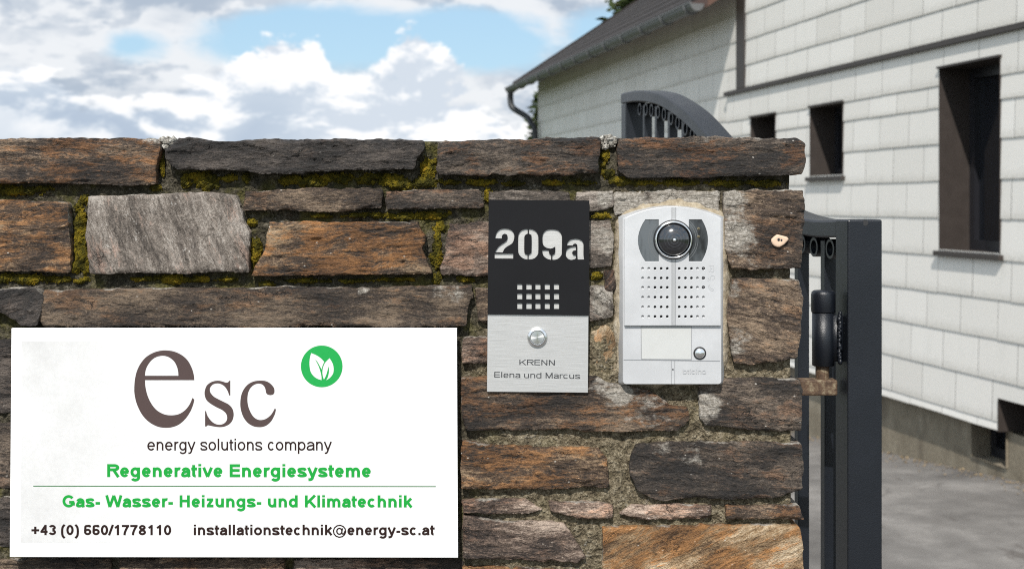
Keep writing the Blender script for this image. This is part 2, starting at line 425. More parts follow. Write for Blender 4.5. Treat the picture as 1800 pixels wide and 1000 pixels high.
# ------------------------------------------------------------------ the stone wall
YS = 1.418          # depth the stone outlines are traced at
WALL = empty('stone_wall', (0, 1.53, 0), 'rough mortared stone wall of dark brown slabs carrying the signs and door station', 'wall')
PHI = lambda a: a
def sdf(px, py, poly):
    """signed distance (inside positive) and nearest boundary point"""
    A = np.asarray(poly); B = np.roll(A, -1, 0); best = np.full(px.shape, 1e9); bx = np.zeros_like(px); by = np.zeros_like(py); ins = np.zeros(px.shape, bool)
    for (ax, ay), (cx, cy) in zip(A, B):
        ex, ey = cx - ax, cy - ay; L = ex * ex + ey * ey + 1e-12
        t = np.clip(((px - ax) * ex + (py - ay) * ey) / L, 0, 1); qx = ax + t * ex; qy = ay + t * ey
        dd = (px - qx) ** 2 + (py - qy) ** 2; k = dd < best
        best = np.where(k, dd, best); bx = np.where(k, qx, bx); by = np.where(k, qy, by)
        c = ((ay > py) != (cy > py)) & (px < (cx - ax) * (py - ay) / (cy - ay + 1e-12) + ax); ins ^= c
    d_ = np.sqrt(best); return np.where(ins, d_, -d_), bx, by

def rough_outline(poly, seed, amp=3.0, step=2.6):
    out = []; n = len(poly)
    for i in range(n):
        a = np.array(poly[i], float); b = np.array(poly[(i + 1) % n], float); L = np.linalg.norm(b - a); k = max(1, int(L / step))
        for j in range(k): out.append(a + (b - a) * j / k)
    O = np.array(out); s = np.arange(len(O)) * step
    tg = np.roll(O, -1, 0) - np.roll(O, 1, 0); nn = np.stack([-tg[:, 1], tg[:, 0]], 1); nn /= np.linalg.norm(nn, axis=1, keepdims=True) + 1e-9
    w = fbm(s / 26.0, np.full(len(s), seed * 3.3), 4, seed, .6) * amp
    chip = np.clip(vnoise(s / 19.0, np.full(len(s), seed * 1.7), seed + 5) - .74, 0, 1) * 12
    # slight corner rounding
    O2 = (np.roll(O, 1, 0) + 2 * O + np.roll(O, -1, 0)) / 4
    w2 = fbm(s / 7.0, np.full(len(s), seed * 5.1), 2, seed + 2, .6) * amp * .38
    return O2 + nn * (w + w2 - chip * amp * .35 + amp * .1)[:, None]

def stone(poly, kind, prot=10, ang=0.0, seed=1, gain=1.0, rust=None, fleck=None, back=.05, cell=2.1, relief=1.0, smear=None, label=None, name='stone', coarse=1.0, rnd=1.0):
    """poly in px of the photo; prot: mm the face stands before the wall plane (Y=1.43)"""
    poly = [(PX(x, YS), PZ(y, YS)) for x, y in rough_outline(poly, seed)]
    A = np.array(poly); c = cell * .001 * .572
    c = cell * 5.72e-4
    x0, z0 = A.min(0) - c; x1, z1 = A.max(0) + c
    nx = int((x1 - x0) / c) + 2; nz = int((z1 - z0) / c) + 2
    gx, gz = np.meshgrid(x0 + np.arange(nx) * c, z0 + np.arange(nz) * c, indexing='ij')
    d_, bx, by = sdf(gx, gz, poly)
    inside = d_ > 0
    cellok = inside[:-1, :-1] | inside[1:, :-1] | inside[:-1, 1:] | inside[1:, 1:]
    X = np.where(inside, gx, bx); Z = np.where(inside, gz, by); D = np.maximum(d_, 0)
    near = inside & (d_ < .42 * c); X = np.where(near, bx, X); Z = np.where(near, by, Z); D = np.where(near, 0, D)
    a = R(ang); U = X * math.cos(a) + Z * math.sin(a); V = -X * math.sin(a) + Z * math.cos(a)
    sd = seed * 13
    lay = fbm(U * 40 / coarse, V * 200 / coarse, 5, sd, .66)                   # foliation relief
    lump = fbm(U * 14, V * 34, 3, sd + 3)
    ledge = np.floor((V * 85 + fbm(U * 30, V * 34, 4, sd + 9, .6) * 2.6)) ; lr = _h(ledge.astype(np.int64), np.zeros_like(ledge, dtype=np.int64), sd + 21) - .5
    fine = fbm(U * 160, V * 520, 3, sd + 31, .6)
    h = prot + relief * (lay * 2.7 + lump * 2.6 + lr * 1.9 + fine * 1.0)
    edge = (2.2 + 3.4 * vnoise(X * 45, Z * 45, sd + 7)) * rnd
    e = np.clip(1 - D * 1000 / edge, 0, 1); h = h - e ** 2 * (1.3 + 1.8 * vnoise(X * 60, Z * 60, sd + 8)) * rnd
    Y = 1.43 - h * .001
    idx = -np.ones(gx.shape, np.int64); used = np.zeros(gx.shape, bool)
    used[:-1, :-1] |= cellok; used[1:, :-1] |= cellok; used[:-1, 1:] |= cellok; used[1:, 1:] |= cellok
    idx[used] = np.arange(used.sum())
    Vt = np.stack([X[used], Y[used], Z[used]], 1)
    q = np.stack([idx[:-1, :-1], idx[1:, :-1], idx[1:, 1:], idx[:-1, 1:]], -1)[cellok]
    # rim -> sides going back
    ed = np.concatenate([q[:, [0, 1]], q[:, [1, 2]], q[:, [2, 3]], q[:, [3, 0]]])
    key = np.sort(ed, 1); kk = key[:, 0] * 10000000 + key[:, 1]
    _, inv, cnt = np.unique(kk, return_inverse=True, return_counts=True)
    rim = ed[cnt[inv] == 1]
    n0 = len(Vt); rv = np.unique(rim); mp = {int(v): n0 + i for i, v in enumerate(rv)}
    mid = Vt[rv].copy(); mid[:, 1] += .004; ctr = Vt.mean(0)
    bk = Vt[rv].copy(); bk[:, 1] = 1.43 + back
    Vt = np.concatenate([Vt, bk])
    sides = [(int(b_), int(a_), mp[int(a_)], mp[int(b_)]) for a_, b_ in rim]
    F = [tuple(int(i) for i in f) for f in q] + sides
    sm = np.zeros(len(Vt))
    for (sx, sy, r_, s_) in (smear or []):
        wx, wz = PX(sx, YS), PZ(sy, YS); rr = r_ * 5.72e-4
        sm = np.maximum(sm, s_ * np.clip(1.35 - np.hypot(Vt[:, 0] - wx, Vt[:, 2] - wz) / rr, 0, 1))
    rimz = np.where(inside, by - gz, 0)[used]; dd_ = D[used] * 1000
    top_ = np.clip(1 - dd_ / 2.6, 0, 1) * (rimz >= .6 * D[used]) * (by[used] > (z0 + z1) / 2) * .62
    sm[:n0] = np.maximum(sm[:n0], top_ * vnoise(Vt[:n0, 0] * 40, Vt[:n0, 2] * 10, sd + 77) * 1.1)
    m_ = stone_mat(kind + '_stone', kind, ang, seed, gain, rust, fleck, coarse)
    o = mk(name, Vt, F, m_, WALL, False, {'smear': sm})
    sf = [True] * len(q) + [False] * len(sides); o.data.polygons.foreach_set('use_smooth', sf)
    if label: o['label'] = label
    return o

BK = .235
L = -330     # the wall runs on out of the picture on the left
# --- coping course
stone([(L, 246), (0, 244), (76, 243), (160, 243), (273, 243), (284, 250), (283, 266), (274, 292), (274, 325), (228, 327), (163, 325), (106, 323), (L, 322)], 'brown', 15.0, 0, 1, 0.98, .70, .35, BK, label='rust and grey streaked coping stone', smear=[(200, 240, 45, .35), (270, 245, 30, .5)])
stone([(316, 242), (342, 243), (365, 247), (390, 250), (429, 248), (465, 245), (602, 245), (686, 246), (745, 247), (747, 264), (735, 277), (728, 298), (663, 299), (610, 300), (534, 305), (454, 306), (429, 300), (365, 299), (312, 300), (300, 290), (291, 277), (293, 264)], 'black', 19.0, 1, 2, 0.88, .10, .15, BK, label='long blackish coping stone')
stone([(769, 250), (840, 246), (1040, 241), (1052, 243), (1055, 249), (1051, 304), (998, 307), (840, 308), (769, 307)], 'dark', 17.0, 0, 3, 0.85, .62, .2, BK)
stone([(1085, 244), (1176, 241), (1296, 241), (1402, 244), (1416, 253), (1413, 292), (1409, 308), (1320, 310), (1258, 312), (1101, 312), (1086, 299), (1084, 273)], 'dark', 18, 0, 4, 1.0, .72, .15, BK, label='dark brown end coping stone with pale specks on its top', smear=[(1240, 240, 16, .5), (1330, 239, 14, .5), (1380, 241, 14, .4)])
# --- second course
stone([(L, 352), (0, 351), (114, 355), (120, 359), (118, 372), (121, 402), (123, 433), (122, 480), (76, 478), (L, 475)], 'rust', 12.0, 4, 5, 1.2, .62, .6, .10)
stone([(156, 343), (266, 341), (372, 338), (414, 342), (420, 353), (429, 387), (439, 406), (437, 437), (436, 478), (342, 480), (228, 480), (158, 481), (154, 448), (150, 410), (154, 372)], 'pale', 14, -72, 6, .92, .36, .8, .10, relief=.8, label='big pale grey stone with steep grain', coarse=1.15, smear=[(434, 400, 50, .36)])
stone([(430, 336), (496, 334), (568, 330), (618, 333), (669, 330), (673, 338), (671, 366), (572, 373), (488, 370), (427, 369)], 'brown', 12.0, 2, 7, 0.85, .3, .6, .10)
stone([(678, 336), (743, 333), (841, 333), (845, 342), (853, 366), (781, 368), (678, 369)], 'dark', 11, 0, 8, 1.15, .4, .3, .10)
stone([(475, 391), (545, 389), (633, 390), (735, 389), (738, 402), (750, 414), (747, 429), (741, 435), (750, 456), (761, 482), (686, 483), (572, 485), (439, 486), (448, 467), (466, 440), (469, 410)], 'rust', 14.0, 3, 9, 0.84, .92, .5, .10, label='rusty orange brown stone')
stone([(790, 395), (823, 391), (900, 389), (930, 390), (930, 487), (776, 485), (770, 471), (783, 444), (785, 406)], 'pink', 10, 5, 10, 0.85, .45, .5, .08)
stone([(858, 336), (920, 333), (1002, 338), (1003, 366), (858, 368)], 'grey', 8, 0, 11, .75, .15, .5, .08)
stone([(1014, 338), (1078, 335), (1080, 364), (1065, 370), (1008, 372)], 'grey', 9, 12, 12, 1.0, .1, .7, .08, smear=[(1062, 350, 26, .6)])
stone([(990, 388), (1073, 388), (1079, 412), (1076, 470), (1030, 474), (990, 474)], 'grey', 8, 0, 13, 1.0, .2, .7, .08, smear=[(1066, 420, 40, .55)])
stone([(1062, 478), (1080, 474), (1086, 510), (1070, 514), (1063, 498)], 'pink', 9, 60, 14, .8, .5, .4, .06)
# --- third course
stone([(78, 510), (190, 508), (266, 507), (372, 507), (437, 507), (496, 503), (648, 507), (724, 503), (828, 501), (831, 520), (823, 539), (821, 574), (686, 576), (534, 575), (420, 578), (304, 575), (190, 576), (76, 575), (66, 560), (70, 530)], 'brown', 13.0, -1, 15, 0.66, .42, .35, .10, smear=[(500, 503, 26, .4), (640, 505, 22, .4), (790, 502, 40, .5)], label='long low stone above the white sign')
stone([(L, 512), (-10, 509), (23, 505), (65, 505), (78, 520), (76, 543), (66, 573), (38, 573), (23, 558), (4, 550), (L, 548)], 'black', 15, 20, 16, 1.25, .1, .45, .08)
stone([(836, 507), (900, 506), (960, 507), (960, 567), (838, 567)], 'brown', 8, 6, 17, 1.1, .35, .5, .08)
stone([(990, 503), (1060, 501), (1078, 510), (1079, 558), (1036, 566), (990, 566)], 'grey', 9, -35, 18, .75, .15, .6, .08, smear=[(1060, 530, 44, .6)])
stone([(815, 594), (858, 592), (960, 593), (960, 640), (812, 640), (811, 622)], 'pink', 9, 4, 19, 1.15, .5, .5, .08)
stone([(1040, 586), (1066, 572), (1084, 588), (1096, 640), (1094, 668), (1066, 668), (1046, 652)], 'ochre', 5, 70, 20, .80, .5, .5, .06, smear=[(1080, 650, 30, .5)], label='ochre stone squeezed beside the door station')
# --- behind and beside the white sign
stone([(L, 600), (14, 598), (60, 600), (60, 728), (L, 730)], 'black', 2, 0, 21, 1.1, .1, .3, .08)
stone([(L, 748), (14, 745), (60, 745), (60, 862), (L, 860)], 'dark', 2, 0, 22, 1.1, .2, .3, .08)
stone([(L, 880), (14, 878), (60, 878), (60, 966), (L, 968)], 'black', 2, 0, 23, 1.2, .2, .3, .08)
stone([(L, 988), (190, 984), (192, 1075), (L, 1080)], 'brown', 4, 0, 24, .9, .3, .4, .08)
stone([(205, 985), (495, 983), (500, 1010), (496, 1080), (205, 1080)], 'brown', 5, 0, 25, 1.15, .3, .5, .08)
stone([(515, 986), (790, 984), (815, 990), (818, 1075), (515, 1080)], 'pink', 5, 0, 26, .72, .4, .5, .08)
# --- right of the sign
stone([(811, 663), (856, 662), (1052, 662), (1074, 672), (1099, 676), (1142, 687), (1178, 712), (1209, 717), (1212, 737), (1192, 757), (1052, 759), (1002, 755), (944, 757), (822, 757), (811, 730)], 'brown', 13.0, 0, 27, 0.85, .60, .35, .08, smear=[(1085, 690, 34, .75), (1140, 720, 66, .42), (1062, 675, 30, .6)], label='long brown stone under the house number plate')
stone([(1228, 678), (1275, 665), (1304, 663), (1406, 667), (1412, 687), (1408, 757), (1354, 759), (1322, 756), (1239, 748), (1228, 730)], 'dark', 13.5, -4, 28, 1.15, .3, .55, BK, smear=[(1240, 712, 40, .7)])
stone([(811, 773), (843, 781), (944, 785), (1052, 787), (1068, 806), (1070, 838), (1066, 856), (944, 859), (811, 858), (809, 820)], 'rust', 13.5, 0, 29, 1.0, .62, .65, .08)
stone([(1117, 780), (1196, 776), (1304, 777), (1406, 778), (1414, 813), (1408, 862), (1361, 874), (1160, 877), (1124, 867), (1109, 834), (1106, 816)], 'dark', 14.5, -4, 30, 0.95, .35, .30, BK, smear=[(1160, 790, 22, .45), (1215, 800, 30, .4)], label='dark slaty stone at the wall end')
stone([(812, 879), (919, 877), (955, 896), (937, 901), (865, 904), (814, 901)], 'pink', 13.5, 2, 31, 1.2, .45, .5, .06)
stone([(964, 882), (1052, 883), (1077, 888), (1077, 910), (1030, 912), (967, 899)], 'pink', 13.5, 6, 32, 1.35, .4, .6, .06)
stone([(1113, 887), (1253, 887), (1246, 910), (1196, 913), (1124, 912), (1088, 903)], 'pink', 13.5, 0, 33, 1.25, .35, .7, .06)
stone([(1275, 888), (1406, 888), (1414, 913), (1275, 913)], 'brown', 13.5, 0, 34, 1.25, .55, .4, BK)
stone([(814, 906), (872, 915), (966, 915), (994, 921), (1016, 957), (1030, 980), (1016, 987), (908, 984), (814, 980)], 'pink', 13.5, -2, 35, 0.92, .25, .75, .08)
stone([(1059, 925), (1160, 924), (1268, 922), (1405, 924), (1412, 964), (1411, 1080), (1059, 1080)], 'ochre', 14.5, 24, 36, .88, .8, .6, BK, label='big pale ochre stone at the lower wall end', coarse=1.4, relief=.8)
stone([(812, 998), (900, 996), (1004, 1003), (1030, 1080), (812, 1080)], 'rust', 10.5, 0, 37, 1.2, .5, .6, .08)
# --- right column
s36 = stone([(1272, 337), (1330, 334), (1412, 333), (1415, 364), (1411, 420), (1409, 472), (1330, 474), (1286, 474), (1274, 436)], 'brown', 13.5, -6, 38, 1.2, .32, .6, BK, smear=[(1290, 410, 46, .75), (1286, 350, 34, .7), (1340, 465, 34, .4)], label='brown end stone with a round filled plug hole')
stone([(1286, 491), (1340, 489), (1404, 491), (1411, 527), (1408, 580), (1402, 630), (1320, 642), (1289, 638), (1277, 556)], 'brown', 14.5, -12, 39, 1.1, .38, .5, BK, smear=[(1292, 600, 40, .5), (1290, 510, 24, .5)])
stone([(1082, 338), (1180, 334), (1268, 336), (1268, 378), (1082, 378)], 'grey', 6, 0, 40, .95, .15, .5, .06, smear=[(1100, 360, 60, .8), (1180, 352, 60, .7), (1250, 355, 50, .8)])
# round filled plug in the end stone
yp = 1.43 - .0160
pm = MB(); cx_, cz_ = PX(1370, yp), PZ(423, yp)
pm.lathe(cx_, cz_, [(.0066, yp + .004), (.0066, yp - .0012), (.0055, yp - .0020), (.0030, yp - .0016), (.0001, yp - .0014)], 20)
pm.V = [(cx_ + (x - cx_) * (1.12 + .22 * math.sin(2.0 * math.atan2(z - cz_, x - cx_) + .6) + .10 * math.sin(5 * math.atan2(z - cz_, x - cx_))), y, cz_ + (z - cz_) * (.92 + .12 * math.sin(3 * math.atan2(z - cz_, x - cx_) + 1))) for x, y, z in pm.V]
plug = pm.build('wall_plug', flat_mat('beige_filler', (.50, .36, .26), .8), s36, True)
mk('plug_hole', *(lambda m_: (m_.V, m_.F))(MB().lathe(PX(1368, yp), PZ(421, yp), [(.0013, yp - .0022), (.00001, yp - .0023)], 10).lathe(PX(1373, yp), PZ(422, yp), [(.0010, yp - .0022), (.00001, yp - .0023)], 10)), M_DARK, s36)

# --- mortar body: one lumpy front sheet and a solid body behind
def fresh_at(X, Z):
    px = X / YS * F_PX + HX; py = HY - (Z - HC) / YS * F_PX
    a = np.clip((px - 770) / 110, 0, 1) * np.clip((py - 330) / 330, 0, 1)
    b = np.exp(-(((px - 1180) / 130) ** 2 + ((py - 520) / 230) ** 2) * .9)
    return np.clip(np.maximum(a * 1.0, b * 1.15), 0, 1.2)
def mortar_y(X, Z):
    f = fresh_at(X, Z)
    n = fbm(X * 48, Z * 48, 5, 3, .62)
    return 1.43 + .0015 - f * .0068 + n * .0048 + fbm(X * 190, Z * 190, 3, 8) * .0016
mx = np.arange(PX(L, YS), PX(1394, YS), 1.9e-3); mz = np.arange(PZ(1092, YS), PZ(247, YS), 1.9e-3)
GX, GZ = np.meshgrid(mx, mz, indexing='ij'); GY = mortar_y(GX, GZ)
nx_, nz_ = GX.shape; ii = np.arange(nx_ * nz_).reshape(nx_, nz_)
Vm = np.stack([GX.ravel(), GY.ravel(), GZ.ravel()], 1)
Fm = np.stack([ii[:-1, :-1], ii[1:, :-1], ii[1:, 1:], ii[:-1, 1:]], -1).reshape(-1, 4).tolist()
def rimstrip(line, flip):
    global Vm
    b = len(Vm); bb = Vm[line].copy(); bb[:, 1] = 1.655; Vm = np.concatenate([Vm, bb])
    for k in range(len(line) - 1):
        f = (int(line[k]), int(line[k + 1]), b + k + 1, b + k); Fm.append(f if flip else f[::-1])
    return b
rimstrip(ii[:, -1], True); rimstrip(ii[-1, :], False); rimstrip(ii[0, :], True)
lo = ii[:, 0]; b = len(Vm); lf = Vm[lo].copy(); lf[:, 2] = -.15; lf[:, 1] = 1.434
Vm = np.concatenate([Vm, lf])
for k in range(len(lo) - 1): Fm.append((b + k, b + k + 1, int(lo[k + 1]), int(lo[k])))
# back and lower ends
xa, xb, zt = float(mx[0]), float(mx[-1]), float(mz[-1]); zl = float(mz[0]); b = len(Vm)
Vm = np.concatenate([Vm, np.array([(xa, 1.655, -.15), (xb, 1.655, -.15), (xb, 1.655, zt), (xa, 1.655, zt), (xa, 1.434, -.15), (xb, 1.434, -.15), (xb, 1.434, zl), (xb, 1.655, zl), (xa, 1.434, zl), (xa, 1.655, zl)])])
Fm += [(b + 1, b, b + 3, b + 2), (b + 5, b + 1, b + 7, b + 6), (b, b + 4, b + 8, b + 9)]
mortar = mk('mortar', Vm, Fm, M_MORTAR, WALL, True, {'fresh': fresh_at(Vm[:, 0], Vm[:, 2])})

# gravelly mortar crusts that rise between the coping stones
def crust(pxc, pyc, rx, ry, seed, nm='mortar_crust'):
    r_ = random.Random(seed); m_ = MB(); k = 5.72e-4
    for i in range(90):
        a = r_.uniform(0, 6.28); q = math.sqrt(r_.random())
        x = PX(pxc + math.cos(a) * q * rx, YS); z = PZ(pyc + math.sin(a) * q * ry, YS); y = 1.424 + r_.uniform(0, .16) * (1 if i > 50 else .06)
        s = r_.uniform(.0016, .0042); bm = bmesh.new(); bmesh.ops.create_icosphere(bm, subdivisions=1, radius=s)
        for v in bm.verts: v.co *= r_.uniform(.7, 1.25)
        bm.verts.index_update()
        m_.add([(v.co.x + x, v.co.y * .9 + y, v.co.z * .8 + z) for v in bm.verts], [tuple(v.index for v in f.verts) for f in bm.faces]); bm.free()
    t = newmat('lichen_mortar'); n = t.noise(t.obj, 260, 5, .7)
    mt = fin(t, t.ramp(n, [(.3, (.06, .055, .045)), (.5, (.22, .205, .18)), (.66, (.50, .49, .45))]), .95, 0, bump(t, n, .8, .003), .2)
    return m_.build(nm, mt, WALL, False)
crust(290, 251, 14, 9, 3); crust(1069, 249, 15, 11, 5)

# plaster bed round the door station
t = newmat('plaster_bed'); n = t.noise(t.obj, 90, 5, .65); n2 = t.noise(t.obj, 420, 4, .65)
M_PLASTER = fin(t, t.ramp(t.m('ADD', t.m('MULTIPLY', n, .6), t.m('MULTIPLY', n2, .4)), [(.32, (.150, .120, .080)), (.5, (.270, .225, .160)), (.66, (.40, .355, .28))]), .9, 0, bump(t, t.m('ADD', n, t.m('MULTIPLY', n2, .4)), .7, .003), .25)
bed = [(1083, 660), (1080, 560), (1079, 470), (1081, 392), (1092, 370), (1130, 354), (1184, 347), (1236, 353), (1270, 370), (1284, 384), (1288, 430), (1286, 500), (1289, 560), (1284, 630), (1276, 672), (1200, 684), (1110, 684)]
bd = rough_outline(bed, 91, 4.5)
bp = [(PX(x, YS), PZ(y, YS)) for x, y in bd]
A = np.array(bp); c = 1.9e-3
gx, gz = np.meshgrid(np.arange(A[:, 0].min() - c, A[:, 0].max() + 2 * c, c), np.arange(A[:, 1].min() - c, A[:, 1].max() + 2 * c, c), indexing='ij')
dd, bx, by = sdf(gx, gz, bp); ins = dd > 0
ck = ins[:-1, :-1] | ins[1:, :-1] | ins[:-1, 1:] | ins[1:, 1:]
X_ = np.where(ins, gx, bx); Z_ = np.where(ins, gz, by); D_ = np.maximum(dd, 0) * 1000
Y_ = 1.4285 - (np.clip(D_ / 7, 0, 1) ** .7) * .0110 + fbm(X_ * 60, Z_ * 60, 4, 55) * .0020
ix = np.arange(gx.size).reshape(gx.shape)
q = np.stack([ix[:-1, :-1], ix[1:, :-1], ix[1:, 1:], ix[:-1, 1:]], -1)[ck]
u_, inv = np.unique(q, return_inverse=True)
mk('plaster_bed', np.stack([X_.ravel(), Y_.ravel(), Z_.ravel()], 1)[u_], inv.reshape(-1, 4).tolist(), M_PLASTER, WALL, True)

# --- moss cushions in the joints
moss_spots = [(-40, 332, 60, 12), (20, 335, 46, 9), (70, 333, 22, 6), (281, 296, 6, 20), (268, 330, 14, 7), (143, 350, 10, 12), (136, 400, 13, 40), (140, 452, 14, 26), (130, 470, 12, 12), (-30, 490, 60, 9), (30, 492, 52, 10), (92, 492, 22, 7), (140, 494, 16, 6), (300, 492, 36, 9), (346, 492, 20, 7), (250, 492, 20, 5), (395, 492, 20, 5),
    (355, 320, 26, 15), (340, 309, 22, 8), (320, 318, 9, 12), (428, 312, 8, 10), (395, 313, 20, 7), (505, 316, 20, 10), (540, 318, 34, 12), (585, 312, 26, 10), (640, 318, 18, 8), (690, 318, 26, 12), (715, 325, 34, 9), (660, 310, 24, 7), (752, 300, 13, 22), (745, 320, 20, 9), (787, 320, 20, 6), (850, 320, 30, 6), (900, 322, 24, 5), (760, 285, 8, 10),
    (448, 436, 10, 22), (445, 460, 7, 14), (440, 392, 12, 8), (700, 381, 30, 8), (655, 378, 18, 6), (620, 380, 20, 5), (760, 378, 24, 8), (736, 380, 14, 8), (560, 380, 26, 5), (768, 420, 8, 22), (775, 400, 14, 10), (766, 455, 10, 20), (768, 490, 8, 12), (470, 500, 16, 6), (540, 495, 40, 5), (620, 495, 30, 5), (690, 493, 36, 5), (820, 492, 20, 6), (856, 345, 8, 14),
    (1066, 275, 10, 14), (1068, 305, 14, 12), (1062, 290, 8, 8), (1090, 318, 18, 8), (1030, 322, 20, 6), (970, 322, 24, 6), (1055, 380, 18, 7), (1200, 322, 40, 6), (1270, 322, 40, 7), (1350, 322, 34, 6), (1048, 487, 12, 9), (1130, 322, 26, 6)]
c = 1.25e-3; mV = []; mF = []; nb_ = 0
rm_ = np.random.RandomState(4)
for k, (cx, cy, rx, ry) in enumerate(moss_spots):
    wx, wz = PX(cx, YS), PZ(cy, YS); ax, az = rx * 5.72e-4 * 1.12, ry * 5.72e-4 * 1.12
    nx_, nz_ = int(2.6 * ax / c) + 2, int(2.6 * az / c) + 2
    gx, gz = np.meshgrid(wx - 1.3 * ax + np.arange(nx_) * c, wz - 1.3 * az + np.arange(nz_) * c, indexing='ij')
    rr = np.hypot((gx - wx) / ax, (gz - wz) / az) + fbm(gx * 110, gz * 110, 5, 300 + k, .75) * .85
    ins = rr < 1.0; ck = ins[:-1, :-1] & ins[1:, :-1] & ins[:-1, 1:] & ins[1:, 1:]
    if not ck.any(): continue
    hgt = np.clip(1 - rr, 0, 1) ** .55
    y = mortar_y(gx, gz) + .0012 - hgt * .0066 - fbm(gx * 260, gz * 260, 3, 70 + k) * .0010 - rm_.rand(*gx.shape) * .0011 * (hgt > .1)
    ix = np.arange(gx.size).reshape(gx.shape); q = np.stack([ix[:-1, :-1], ix[1:, :-1], ix[1:, 1:], ix[:-1, 1:]], -1)[ck]
    u_, inv = np.unique(q, return_inverse=True); V = np.stack([gx.ravel(), y.ravel(), gz.ravel()], 1)[u_]
    mV.append(V); mF += (inv.reshape(-1, 4) + nb_).tolist(); nb_ += len(V)
    # tiny shoots
    S = V[rm_.rand(len(V)) < .55]
    ang = rm_.rand(len(S)) * 6.28; ln = .0010 + rm_.rand(len(S)) * .0014; w = .00028
    tip = S + np.stack([np.cos(ang) * ln * .6, -ln * .8, np.abs(np.sin(ang)) * ln * .8], 1)
    sx = np.stack([np.sin(ang) * w, np.zeros_like(ang), np.cos(ang) * w], 1)
    T3 = np.stack([S - sx, S + sx, tip], 1).reshape(-1, 3); mV.append(T3)
    mF += (np.arange(len(T3)).reshape(-1, 3) + nb_).tolist(); nb_ += len(T3)
mossob = mk('moss', np.concatenate(mV), mF, M_MOSS, None, False, loc=(0, 1.43, 1.3))
mossob['kind'] = 'stuff'; mossob['label'] = 'yellow green moss cushions growing in the mortar joints'; mossob['category'] = 'moss'


# ------------------------------------------------------------------ lettering: a small stroke alphabet drawn for this scene
def arc(cx, cy, rx, ry, a0, a1, sq=2.0, n=22):
    o = []
    for k in range(n + 1):
        a = R(a0 + (a1 - a0) * k / n); ca, sa = math.cos(a), math.sin(a)
        o.append((cx + rx * math.copysign(abs(ca) ** (2 / sq), ca), cy + ry * math.copysign(abs(sa) ** (2 / sq), sa)))
    return o
XH, CAP, ASC, DSC = .535, .716, .72, -.21
ADV = dict(zip('abcdefghiklmnoprstuvwyz', (556, 611, 556, 611, 556, 333, 611, 611, 278, 556, 278, 889, 611, 611, 611, 389, 556, 333, 611, 556, 778, 556, 500)))
ADV.update({'E': 667, 'G': 778, 'H': 722, 'K': 722, 'R': 722, 'W': 944, 'M': 833, 'N': 722, ' ': 278, '+': 584, '-': 333, '(': 333, ')': 333, '/': 278, '.': 278, '@': 975})
for ch_ in '0123456789': ADV[ch_] = 556
ADV_L = dict(ADV); ADV_L.update(dict(zip('cegilmnoprstuy', (500, 556, 556, 222, 222, 833, 556, 556, 556, 333, 500, 278, 556, 500)))); ADV_L['a'] = 556
